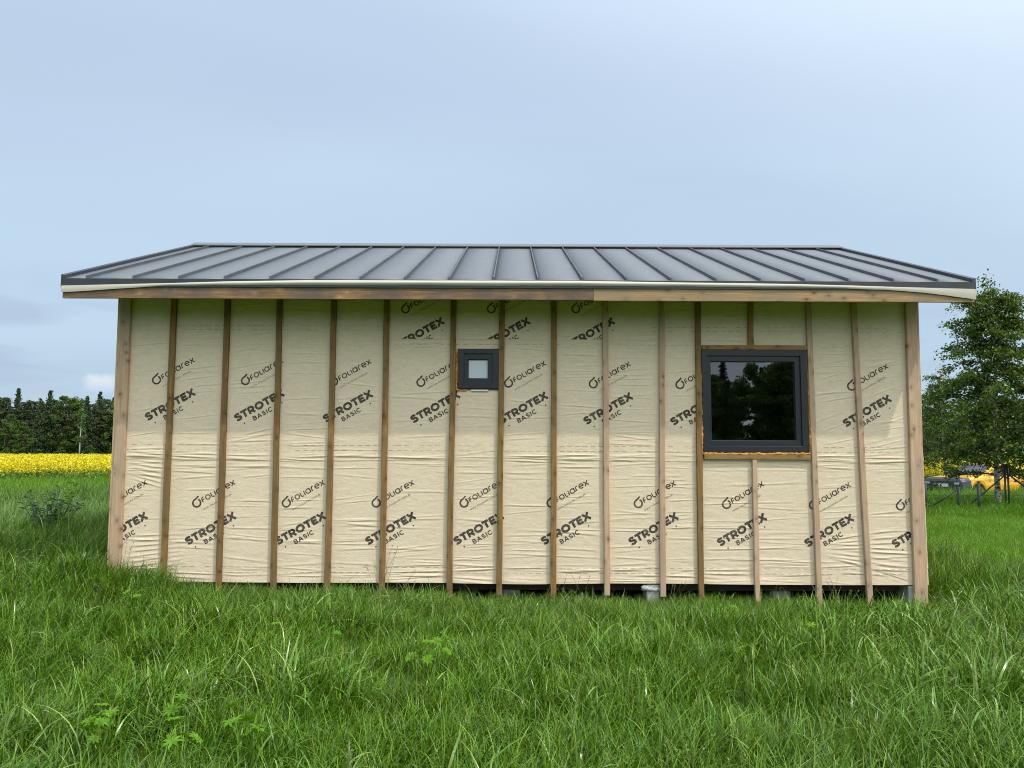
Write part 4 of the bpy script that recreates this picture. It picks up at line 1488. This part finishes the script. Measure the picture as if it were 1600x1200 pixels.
def crown_tree(seed, h, mat, bark, z0, wid, nblob, leaf, per, lean=0.0, dome=1.0):
    r_ = np.random.default_rng(seed)
    C, S, limbs = [], [], []
    for k in range(nblob):
        f = r_.uniform() ** 0.8
        z = h * (z0 + (0.97 - z0) * f)
        prof = wid * (math.sin(math.pi * min(1, (0.16 + 0.84 * f) ** dome)) ** 0.7 + 0.10)
        a_ = r_.uniform(0, 6.28)
        rr_ = prof * r_.uniform(0.25, 1.0)
        c_ = np.array([math.cos(a_) * rr_, math.sin(a_) * rr_, z])
        bs = r_.uniform(0.4, 0.85) * wid * 0.36
        n_ = int(per * r_.uniform(.6, 1.3))
        d = r_.normal(size=(n_, 3))
        d /= np.linalg.norm(d, axis=1)[:, None]
        d *= (r_.uniform(size=n_) ** 0.45)[:, None] * bs * np.array([1.25, 1.25, .75])
        C.append(c_ + d)
        S.append(r_.uniform(.6, 1.2, n_) * leaf)
        if k % 3 == 0:
            zz = z - rr_ * 0.6
            limbs.append(([(0, 0, max(.3, zz)), (c_[0] * .5, c_[1] * .5, max(.5, zz + rr_ * .25)), tuple(c_)], [h * .007, h * .004, .012]))
    Q, Fq = leaf_quads(np.concatenate(C), np.concatenate(S), r_)
    pts = [(0, 0, -.3), (lean * .3, .05, h * .3), (lean * .6, 0, h * .6), (lean, 0, h * .93)]
    return trunk_mesh(pts, [h * .014, h * .011, h * .008, .02], bark, limbs), np_mesh('crown', Q, Fq, mat)


KINDS = {
    'spruce': [spruce(s_, h_) for s_, h_ in ((1, 13.5), (2, 12.0), (3, 14.5))],
    'pine': [crown_tree(10 + s_, h_, M['pine'], M['bark'], 0.38, 1.9, 60, 0.145, 90) for s_, h_ in enumerate((13, 12.2, 13.8))],
    'broad': [crown_tree(20 + s_, h_, M['broad'], M['bark'], 0.12, 2.5, 70, 0.15, 95) for s_, h_ in enumerate((11.5, 12.5, 10.5))],
    'shrub': [crown_tree(30 + s_, h_, M['broad'], M['bark'], 0.05, 1.5, 26, 0.13, 80) for s_, h_ in enumerate((4.2, 5.0))],
    'birch': [crown_tree(40, 11.5, M['broad'], M['birch_bark'], 0.34, 1.5, 40, 0.13, 80)],
}
TREE_LABEL = {
    'spruce': ('dark pointed spruce', 'spruce_tree'), 'pine': ('dull grey-green pine', 'pine_tree'),
    'broad': ('round leafy tree', 'leafy_tree'), 'shrub': ('low light green bush', 'bush'),
    'birch': ('slim white-stemmed birch', 'birch_tree')}


def place_tree(kind, var, px, dist, h_px_top, where, group, base_off=0.0):
    """a tree of the wood edge standing at distance dist under the given bearing, its top at a given height"""
    d = ray(px, 713)
    k = dist / d.y
    x, y = CAM.x + d.x * k, CAM.y + d.y * k
    z = float(ground_z(x, y)) + base_off
    top = at(px, h_px_top, y).z
    tm, cm = KINDS[kind][var % len(KINDS[kind])]
    hh = max(v_.co.z for v_ in cm.vertices) if 'hh' not in cm else cm['hh']
    cm['hh'] = float(hh)
    s_ = (top - z) / hh
    lab, nm = TREE_LABEL[kind]
    root = bpy.data.objects.new(nm, None)
    col.objects.link(root)
    root.location = (x, y, z)
    root.rotation_euler = (0, 0, random.uniform(0, 6.28))
    sx = s_ ** 0.6
    root.scale = (sx, sx, s_)
    tag(root, where[0] + lab + where[1], 'bush' if kind == 'shrub' else 'tree', group)
    link('trunk', tm, root)
    link('crown', cm, root)
    return root


ORD = ('first', 'second', 'third', 'fourth', 'fifth', 'sixth', 'seventh', 'eighth', 'ninth')


def row_label(row, kd, px, birch_px=None):
    same = sorted(p_ for k_, p_, t_ in row if k_ == kd)
    if birch_px is None:
        return ORD[same.index(px)] + ' ', ' from the house side in the wood behind the fenced plot'
    if kd == 'birch':
        return '', ' standing in front of the dark wood beyond the rapeseed'
    if px < birch_px:
        q = sorted((p_ for p_ in same if p_ < birch_px), reverse=True)
        return ORD[q.index(px)] + ' ', ' from the white-stemmed birch, on its side away from the house'
    q = [p_ for p_ in same if p_ >= birch_px]
    return ORD[q.index(px)] + ' ', ' from the white-stemmed birch, on its side towards the house'


rt_ = random.Random(99)
# front row on the left of the house, tops following the photographed skyline
skyline = [(-60, 618), (0, 616), (24, 612), (50, 622), (72, 615), (92, 614), (110, 616), (128, 622), (152, 614), (170, 622), (185, 620), (230, 616)]
left_row = [('pine', -6, 617), ('pine', 6, 618), ('spruce', 23, 610), ('pine', 34, 624), ('broad', 14, 646), ('pine', 46, 621), ('spruce', 58, 624),
            ('spruce', 73, 613), ('pine', 64, 626), ('pine', 82, 620), ('broad', 95, 613), ('broad', 110, 615), ('broad', 121, 619), ('pine', 102, 630), ('spruce', 132, 620), ('birch', 124, 634),
            ('spruce', 152, 613), ('pine', 141, 627), ('broad', 150, 640), ('pine', 164, 620), ('spruce', 174, 622), ('broad', 184, 618),
            ('broad', 36, 658), ('shrub', 140, 696), ('shrub', 96, 699), ('shrub', 160, 706), ('shrub', 10, 700), ('shrub', 60, 702)]
for i, (kd, px, top) in enumerate(left_row):
    dd = 150 + rt_.uniform(0, 9)
    if top > 640 or kd == 'birch':
        dd = 146 + rt_.uniform(0, 2)
    place_tree(kd, i, px, dd, top + rt_.uniform(-1.5, 1.5) + (-3.5 if kd == 'spruce' else 3.0 if top < 640 else 0), row_label(left_row, kd, px, 124), 'wood edge away from the fence')
right_row = [('pine', 1442, 628), ('broad', 1455, 634), ('spruce', 1470, 628), ('broad', 1490, 630), ('pine', 1508, 626), ('broad', 1530, 630),
             ('spruce', 1548, 626), ('broad', 1568, 628), ('pine', 1588, 626), ('broad', 1604, 630), ('shrub', 1448, 695), ('shrub', 1476, 692), ('shrub', 1520, 694), ('shrub', 1560, 690)]
for i, (kd, px, top) in enumerate(right_row):
    place_tree(kd, i + 1, px, 132 + rt_.uniform(0, 8), top + rt_.uniform(-2, 2), row_label(right_row, kd, px), 'wood behind the fenced plot')
# the depth of the wood, and its stretch behind the house: one mass
pts, idxs, scs = [], [], []
TM = []
for kd in ('spruce', 'pine', 'broad'):
    for tm, cm in KINDS[kd]:
        TM.append(cm)
for _ in range(1000):
    a_ = rt_.uniform(-R(47), R(47))
    px = 800 + F_PX * math.tan(a_)
    near0 = 160 if -20 < px < 190 else (146 if px < 900 else (143 if 1435 < px < 1610 else 134))
    d = near0 + rt_.uniform(0, 45)
    x, y = CAM.x + d * math.tan(a_), CAM.y + d
    pts.append((x, y, float(ground_z(x, y))))
    idxs.append(rt_.choice((0, 1, 2, 3, 4, 5, 6, 7, 8)))
    scs.append(rt_.uniform(0.74, 0.95))
n_ = len(pts)
instancer('far_wood', np.array(pts), np.stack([np.zeros(n_), np.zeros(n_), rng.uniform(0, 6.28, n_)], 1), scs, idxs, np.zeros(n_), TM,
          'dark depth of the mixed wood behind its front trees', 'wood')
# wood on the near side of the meadow, behind the viewer, that the big window mirrors
pts, idxs, scs = [], [], []
for k in range(300):
    x = rt_.uniform(-30, 70)
    y = -66 - rt_.uniform(0, 22)
    pts.append((x, y, float(ground_z(x, y))))
    idxs.append(rt_.choice((0, 1, 2, 6, 7, 8, 6, 7)))
    scs.append(rt_.uniform(0.82, 1.05) * min(0.98, max(0.60, 0.60 + 0.030 * (x - 15))))
n_ = len(pts)
instancer('mirrored_wood', np.array(pts), np.stack([np.zeros(n_), np.zeros(n_), rng.uniform(0, 6.28, n_)], 1), scs, idxs, np.zeros(n_), TM,
          'dark wood mirrored in the large window of the house', 'wood')


# --- the birch by the fence
def birch(name, base, height, seed, widths, label, z_first, nprim, bark_r, parent_kind='birch_tree'):
    r_ = np.random.default_rng(seed)
    root = bpy.data.objects.new(parent_kind, None)
    col.objects.link(root)
    root.location = base
    tag(root, label, 'tree')
    tp = []
    for i in range(12):
        f = i / 11
        tp.append(Vector((0.10 * math.sin(f * 5 + seed) * f * 1.2, 0.10 * math.cos(f * 4) * f, -0.2 + f * (height * 0.97 + .2))))
    tr = [bark_r * (1 - f / 11) ** 0.9 + 0.008 for f in range(12)]
    tr[0] *= 1.25

    def tpt(z):
        f = min(max((z + .2) / (height * .97 + .2), 0), 1) * 11
        i = min(int(f), 10)
        return tp[i].lerp(tp[i + 1], f - i)
    C, S, limbs = [], [], []
    for k in range(nprim):
        f = ((k + r_.uniform()) / nprim) ** 0.92
        z = z_first + (height * 0.96 - z_first) * f
        wmax = np.interp(z, widths[0], widths[1])
        a_ = k * 2.4 + r_.uniform(-.5, .5)
        L_ = wmax * r_.uniform(0.55, 1.12 if z < height * .6 else 0.95)
        p0 = tpt(z * 0.94)
        upk = r_.uniform(0.15, 0.60)
        pts_ = []
        for j in range(7):
            q = j / 6
            pts_.append(p0 + Vector((math.cos(a_) * L_ * q, math.sin(a_) * L_ * q, L_ * upk * q - L_ * 0.42 * q * q * q)) + Vector(r_.normal(0, .03, 3)) * q)
        limbs.append((pts_, [0.022 * (1 - j / 7) * (0.5 + L_ / 3) + 0.004 for j in range(7)]))
        nsec = int(5 + L_ * 6.2)
        for s_ in range(nsec):
            q = r_.uniform(0.15, 1.0)
            j = min(int(q * 6), 5)
            b0 = pts_[j].lerp(pts_[j + 1], q * 6 - j)
            a2 = a_ + r_.normal(0, 0.9)
            l2 = r_.uniform(0.22, 0.60) * (0.6 + 0.25 * L_)
            m_ = r_.integers(22, 46)
            tt = r_.uniform(0.0, 1.0, m_)
            droop = r_.uniform(0.1, 0.9)
            cc = np.stack([b0.x + np.cos(a2) * l2 * tt, b0.y + np.sin(a2) * l2 * tt, b0.z + 0.25 * l2 * tt - droop * l2 * tt ** 2], 1) + r_.normal(0, .055, (m_, 3))
            C.append(cc)
            S.append(r_.uniform(0.026, 0.052, m_))
            if s_ % 2 == 0:
                e = cc[np.argmax(tt)]
                limbs.append(([b0, (b0 + Vector(e)) / 2 + Vector((0, 0, .04)), Vector(e)], [.006, .004, .002]))
    for z in np.linspace(height * .55, height * .985, 60):
        q = tpt(z)
        m_ = 14
        wz = 0.10 + 0.5 * (1 - z / height)
        C.append(np.array(q) + r_.normal(0, 1, (m_, 3)) * [wz, wz, .10])
        S.append(r_.uniform(0.028, 0.052, m_))
    b = MB().tube(tp, tr, 10)
    b.build('trunk', M['birch_bark'], root)
    lb_ = MB()
    for lp, lr in limbs:
        lb_.tube(lp, lr, 4, cap=False)
    lb_.build('branches', M['twig'], root)
    Q, Fq = leaf_quads(np.concatenate(C), np.concatenate(S), r_, 0.0, 0.2)
    link('crown', np_mesh('crown', Q, Fq, M['birch_leaf']), root)
    return root


def on_ground(px, dist):
    d = ray(px, 713)
    k = dist / d.y
    x, y = CAM.x + d.x * k, CAM.y + d.y * k
    return Vector((x, y, float(ground_z(x, y))))


bp = on_ground(1557, 22.6)
bh = at(1548, 428, bp.y).z - bp.z
birch('birch', bp, bh, 5, ([0.9, 1.6, 2.6, 3.4, 4.2, 5.0, 5.8, 6.5, 7.3], [1.6, 2.05, 2.05, 1.7, 1.45, 1.35, 1.15, 0.85, 0.35]),
      'tall young birch with white bark and dense glossy leaves beside the fence', 1.10, 118, 0.078)
bp2 = on_ground(1476, 34.0)
birch('birch', bp2, at(1462, 572, bp2.y).z - bp2.z, 8, ([0.8, 1.6, 2.6, 4.0, 5.8], [1.3, 1.7, 1.7, 1.2, 0.4]),
      'smaller leafy young birch growing behind the tall one, nearer the house', 0.9, 44, 0.05)

# --- fence
fence_root = bpy.data.objects.new('fence', None)
col.objects.link(fence_root)
tag(fence_root, 'dark steel fence posts with diagonal braces and wire beside the birch', 'fence')
FD = 22.2


def fpt(px, py, dd=FD):
    return at_d(px, py, dd)


def fpost(px0, py0, px1, py1, r_, dd=FD, name='post', mat='fence'):
    a_, b_ = fpt(px0, py0, dd), fpt(px1, py1, dd)
    b_.z -= 0.25 if name == 'post' else 0.0
    MB().tube([b_, a_], r_, 8).build(name, M[mat], fence_root)


fpost(1497.5, 761, 1499, 800, 0.045)
fpost(1529, 752, 1531, 804, 0.045, 21.6)
fpost(1569.5, 728, 1572, 799, 0.026)
fpost(1574.5, 728, 1577, 799, 0.026)
fpost(1446, 756, 1446, 792, 0.04)
fpost(1640, 745, 1642, 800, 0.04)
fpost(1457, 790.5, 1498, 763.5, 0.024, FD - .06, 'brace')
fpost(1511, 792, 1571, 742, 0.022, FD - .06, 'brace')
fpost(1577, 742, 1638, 790, 0.024, FD - .06, 'brace')
fpost(1440, 786, 1463, 792.5, 0.022, FD - .1, 'brace')
for zf in (0.12, 0.55, 0.95):
    a_ = fpt(1446, 790)
    b_ = fpt(1642, 790)
    MB().tube([(a_.x, a_.y + .03, zf), (b_.x, b_.y + .03, zf)], 0.006, 5).build('wire', M['fence_old'], fence_root)
# chain link mesh as one part
a_, b_ = fpt(1530, 790), fpt(1642, 790)
cl_ = MB()
y = a_.y + .035
nx = int((b_.x - a_.x) / 0.10)
for k in range(-12, nx):
    for sg in (1, -1):
        pts_ = []
        for q in (0, 1):
            z = 0.1 + 0.9 * q
            x = a_.x + (k + (q if sg > 0 else 1 - q) * 9) * 0.10
            pts_.append((x, y + sg * .003, z))
        p0_, p1_ = Vector(pts_[0]), Vector(pts_[1])
        if min(p0_.x, p1_.x) < a_.x or max(p0_.x, p1_.x) > b_.x:
            continue
        cl_.tube([p0_, p1_], 0.0018, 3, cap=False)
wm = cl_.build('wire_mesh', M['fence_old'], fence_root)
wm['kind'] = 'stuff'
# pale plank lying at the foot of the fence
pl0, pl1 = fpt(1500, 800.0, FD - .5), fpt(1545, 803.5, FD - 1.0)
v0, v1 = Vector((pl0.x, pl0.y, 0)), Vector((pl1.x, pl1.y, 0))
dirp = (v1 - v0).normalized()
perp = Vector((-dirp.y, dirp.x, 0)) * 0.07
zz = max(pl0.z, pl1.z) - .02
bmk = MB().hexa([v0 - perp + Vector((0, 0, zz)), v1 - perp + Vector((0, 0, zz)), v1 + perp + Vector((0, 0, zz)), v0 + perp + Vector((0, 0, zz)),
                 v0 - perp + Vector((0, 0, zz + .03)), v1 - perp + Vector((0, 0, zz + .03)), v1 + perp + Vector((0, 0, zz + .03)), v0 + perp + Vector((0, 0, zz + .03))])
bo = bmk.build('plank', simple('bleached_board', (0.55, 0.53, 0.46), 0.8, nscale=8.0), origin=(v0.x, v0.y, zz))
tag(bo, 'pale bleached plank lying in the grass at the foot of the fence posts', 'plank')


# --- parked car behind the fence
def car(loc, rotz):
    """x forward, y left; front end primer grey, rest yellow"""
    root = bpy.data.objects.new('parked_car', None)
    col.objects.link(root)
    root.location = loc
    root.rotation_euler = (0, 0, rotz)
    tag(root, 'yellow parked car with dark grey front end and white number plate behind the fence', 'car')
    paint_y = simple('yellow_car_paint', (0.80, 0.42, 0.012), 0.22, 0.0, 0.6, 3.0, 0.06)
    paint_g = simple('grey_primer', (0.035, 0.040, 0.048), 0.45, 0.0, 0.5, 5.0, 0.15)
    glass = simple('dark_car_glass', (0.015, 0.018, 0.02), 0.05, 0.0, 0.8)
    rubber = simple('tyre_rubber', (0.012, 0.012, 0.012), 0.85)
    rim_m = simple('wheel_rim', (0.25, 0.26, 0.27), 0.35, 0.7)
    lens = simple('lamp_lens', (0.6, 0.62, 0.64), 0.1)
    red = simple('rear_lamp', (0.4, 0.01, 0.01), 0.2)
    WX = (1.32, -1.28)
    # stations: x, half width, bottom z, belt z
    ST = [(2.12, .72, .27, .74), (2.07, .79, .22, .82), (1.90, .83, .20, .86), (1.72, .845, .20, .87), (1.32, .855, .20, .91), (1.0, .86, .20, .94), (0.72, .86, .20, .96), (0.3, .86, .20, .97),
          (-0.4, .86, .20, .98), (-0.9, .86, .20, .99), (-1.28, .855, .20, 1.0), (-1.65, .84, .22, 1.0), (-1.95, .80, .26, .98), (-2.08, .70, .36, .90)]

    def arch_z(x):
        z = 0
        for wx in WX:
            q = 0.36 ** 2 - (x - wx) ** 2
            if q > 0:
                z = max(z, 0.30 + math.sqrt(q))
        return z
    xs = sorted(set([s_[0] for s_ in ST] + [wx + dx for wx in WX for dx in np.linspace(-.36, .36, 13)]), reverse=True)
    A = np.array(ST)[::-1]

    def stn(x):
        return [float(np.interp(x, A[:, 0], A[:, i])) for i in (1, 2, 3)]

    def shell(x_from, x_to, mat, nm):
        b = MB()
        sel = [x for x in xs if x_to - 1e-6 <= x <= x_from + 1e-6]
        n_ = 10
        vs, fs = [], []
        for i, x in enumerate(sel):
            hw, zb_, zt_ = stn(x)
            zb2 = max(zb_, arch_z(x))
            ring = []
            for sgn in (1, -1):
                pr = [(hw * .93, zb2), (hw * .985, zb2 + (zt_ - zb2) * .25), (hw, zb2 + (zt_ - zb2) * .55), (hw * .97, zb2 + (zt_ - zb2) * .86), (hw * .86, zt_ + .02)]
                pr = [(sgn * a__, z) for a__, z in pr]
                ring += pr if sgn > 0 else pr[::-1]
            for yy, z in ring:
                vs.append((x, yy, z))
            if i:
                o = i * n_
                for k in range(n_):
                    fs.append((o - n_ + k, o - n_ + (k + 1) % n_, o + (k + 1) % n_, o + k))
        fs.append(tuple(range(n_)))
        fs.append(tuple(reversed(range(len(vs) - n_, len(vs)))))
        b.add(vs, fs, False)
        ob = b.build(nm, mat, root)
        return ob
    xs_split = max(x for x in xs if x <= WX[0] + 0.37)
    for sg_ in (1, -1):
        for wx in WX:
            MB().tube([(wx + .372 * math.cos(R(q)), sg_ * .84, .30 + .372 * math.sin(R(q))) for q in range(0, 181, 12)], .025, 6).build('arch_lining', rubber, root)
    shell(2.12, xs_split, paint_g, 'front_end')['label'] = 'dark grey front end'
    shell(xs_split, -2.08, paint_y, 'body')
    # cabin
    CB = [(0.80, .70, .97), (0.10, .60, 1.36), (-0.25, .60, 1.41), (-0.95, .60, 1.38), (-1.55, .68, 1.01)]
    vs, fs = [], []
    for i, (x, hw, z) in enumerate(CB):
        vs += [(x, .78, .97), (x, hw, z - .03), (x, hw - .10, z), (x, -hw + .10, z), (x, -hw, z - .03), (x, -.78, .97)]
        if i:
            o = 6 * i
            for k in range(5):
                fs.append((o - 6 + k, o - 5 + k, o + 1 + k, o + k))
    MB().add(vs, fs, False).build('roof', paint_y, root)
    for sgn in (1, -1):
        f_ = lambda pts_: [(x, sgn * yy, z) for x, yy, z in pts_]
        MB().add(f_([(0.60, .795, .99), (0.06, .640, 1.30), (-.30, .640, 1.34), (-.32, .795, .99)]), [(0, 1, 2, 3)]).build('side_window', glass, root)
        MB().add(f_([(-.40, .795, .99), (-.38, .640, 1.34), (-.92, .640, 1.31), (-1.30, .795, .99)]), [(0, 1, 2, 3)]).build('side_window', glass, root)
        MB().box((2.00, sgn * .58 - .11, .64), (2.128, sgn * .58 + .11, .73)).build('headlight', lens, root, bevel=.02)
        MB().box((-2.07, sgn * .64 - .10, .74), (-1.97, sgn * .64 + .10, .86)).build('rear_light', red, root, bevel=.02)
        MB().box((.58, sgn * .93 - .08, .98), (.70, sgn * .93 + .08, 1.08)).build('wing_mirror', paint_g, root, bevel=.02)
        MB().box((-1.0, sgn * .862 - .012, .24), (.94, sgn * .862 + .012, .30)).build('sill', paint_y, root, bevel=.008)
        MB().box((-.34, sgn * .868 - .006, .84), (-.18, sgn * .868 + .012, .87)).build('door_handle', paint_g, root, bevel=.004)
        for wx in WX:
            cyc = sgn * .76
            tyre = MB()
            prof = [(.19, -.09), (.27, -.10), (.305, -.07), (.31, 0), (.305, .07), (.27, .10), (.19, .09)]
            n_ = 24
            vs, fs = [], []
            for k in range(n_):
                a__ = 2 * math.pi * k / n_
                for rr_, yy in prof:
                    vs.append((wx + rr_ * math.cos(a__), cyc + yy, .31 + rr_ * math.sin(a__)))
            m_ = len(prof)
            for k in range(n_):
                for j in range(m_ - 1):
                    k2 = (k + 1) % n_
                    fs.append((k * m_ + j, k * m_ + j + 1, k2 * m_ + j + 1, k2 * m_ + j))
            wh = tyre.add(vs, fs, True).build('wheel', rubber, root)
            rb_ = MB()
            rb_.tube([(wx, cyc - .06, .31), (wx, cyc + .06, .31)], .05, 10)
            for k in range(5):
                a__ = 2 * math.pi * k / 5
                rb_.tube([(wx, cyc + sgn * .05, .31), (wx + .19 * math.cos(a__), cyc + sgn * .06, .31 + .19 * math.sin(a__))], .025, 6)
            rb_.build('rim', rim_m, wh)
    MB().add([(0.84, .60, 1.0), (0.14, .52, 1.355), (0.14, -.52, 1.355), (0.84, -.60, 1.0)], [(0, 1, 2, 3)]).build('windscreen', glass, root)
    MB().box((2.115, -.26, .56), (2.135, .26, .675)).build('number_plate', M['white'], root)
    MB().box((2.05, -.5, .33), (2.13, .5, .46)).build('grille', rubber, root, bevel=.02)
    return root


cpos = on_ground(1531, 29.5)
car(cpos, math.pi + R(24))

# --- plants one can pick out
def lupine(seed, nleaf, hgt):
    rr = random.Random(seed)
    root = bpy.data.objects.new('lupine_plant', None)
    lv, st = MB(), MB()
    for k in range(nleaf):
        a_ = k * 2.4 + rr.uniform(-.3, .3)
        out = rr.uniform(.02, .09)
        top = Vector((math.cos(a_) * out, math.sin(a_) * out, hgt * rr.uniform(.72, 1.05)))
        st.tube([(0, 0, -.02), tuple(top * .55 + Vector((0, 0, .03))), tuple(top)], [.004, .0032, .0025], 5)
        nrm = Vector((math.cos(a_) * .5 + rr.uniform(-.2, .2), math.sin(a_) * .5 - .3, 1)).normalized()
        nl = rr.choice((8, 9, 10))
        t1 = nrm.cross(Vector((1, 0, .1))).normalized()
        t2 = nrm.cross(t1)
        for j in range(nl):
            q = 2 * math.pi * j / nl
            dv_ = t1 * math.cos(q) + t2 * math.sin(q) + nrm * .22
            leaf_blade(lv, top, dv_, rr.uniform(.036, .055), .014, nrm)
    return st, lv


LUP = []
for s_ in range(3):
    st, lv = lupine(70 + s_, 3 + s_, 0.29)
    LUP.append((st.mesh('stems', M['lupine']), lv.mesh('leaves', M['lupine'], recalc=False)))


def ground_px(px, py, lift=0.0):
    """ground point seen at a photo pixel (plus a height the thing reaches there)"""
    d = ray(px, py)
    k = (0.03 + lift - CAM.z) / d.z
    x, y = CAM.x + d.x * k, CAM.y + d.y * k
    return Vector((x, y, float(ground_z(x, y))))


def spot_label(i):
    return LUPS[i][3]


LUPS = [(272, 1076, 1.0, 'lupine with star-shaped leaves at the rim of the trodden gap in the grass'),
        (284, 1128, 1.0, 'low bright lupine clump in the trodden gap of the grass'),
        (386, 1104, 1.1, 'single bright lupine rosette standing alone in plain grass'),
        (172, 1096, 1.0, 'bright lupine clump of ragged leaves growing away from the trodden gap'),
        (150, 1108, 0.85, 'small bright lupine beside the ragged-leaved clump'),
        (154, 1128, 0.8, 'low lupine tuft in front of the ragged-leaved clump'),
        (398, 1132, 0.8, 'small lupine just in front of the single bright rosette'),
        (656, 1004, 1.05, 'pale star-leaved lupine facing the wall below the small window'),
        (688, 1000, 0.95, 'greener lupine next to the pale star-leaved one below the small window'),
        (526, 986, 0.9, 'small lupine in the grass halfway between wall and trodden gap'),
        (428, 978, 0.75, 'faint small lupine in the grass in front of the third batten bay'),
        (1135, 944, 1.0, 'bright lupine at the wall foot under the large window'),
        (1272, 966, 1.0, 'bright lupine in the grass before the loose leaning batten'),
        (1300, 958, 0.8, 'smaller lupine beside the one before the loose leaning batten'),
        (204, 935, 0.9, 'bright lupine on the grass mound at the house corner away from the fence')]
for i, (px, py, sc_, lab) in enumerate(LUPS):
    p_ = ground_px(px, py, 0.32 * sc_)
    root = bpy.data.objects.new('lupine_plant', None)
    col.objects.link(root)
    root.location = p_
    root.rotation_euler = (0, 0, i * 1.7)
    root.scale = (sc_ * 1.1, sc_ * 1.1, sc_)
    tag(root, lab, 'plant', 'lupines in the meadow')
    link('stems', LUP[i % 3][0], root)
    link('leaves', LUP[i % 3][1], root)


def herb(base, hgt, seed, nst, spread, mat, label, name, leafL=.09):
    rr = random.Random(seed)
    root = bpy.data.objects.new(name, None)
    col.objects.link(root)
    root.location = base
    tag(root, label, 'plant')
    st, lv = MB(), MB()
    for k in range(nst):
        a_ = rr.uniform(0, 6.28)
        o = rr.uniform(.2, 1) * spread
        h_ = hgt * rr.uniform(.7, 1.0)
        P = [Vector((math.cos(a_) * o * q ** 1.3, math.sin(a_) * o * q ** 1.3, h_ * q - .05)) for q in (0, .25, .5, .75, 1)]
        st.tube(P, [.009, .008, .006, .005, .003], 5)
        for j in range(22):
            q = rr.uniform(.2, 1) * 3.99
            i = int(q)
            p_ = P[i].lerp(P[i + 1], q - i)
            aa = rr.uniform(0, 6.28)
            dv_ = Vector((math.cos(aa), math.sin(aa), rr.uniform(-.1, .7)))
            leaf_blade(lv, p_, dv_, leafL * rr.uniform(.7, 1.3), leafL * .34, Vector((0, 0, 1)))
    st.build('stems', mat, root)
    link('leaves', lv.mesh('leaves', mat, recalc=False), root)
    return root


wp = on_ground(84, 11.6)
herb(wp, 1.05, 3, 28, .42, M['weed'], 'dark grey-green shrubby weed standing in the shaded grass beside the house', 'shrubby_weed', .085)
wp = on_ground(112, 14.2)
herb(wp, 1.02, 4, 4, .15, M['lupine'], 'bright yellow-green leafy weed just behind the dark shrubby weed', 'leafy_weed', .12)
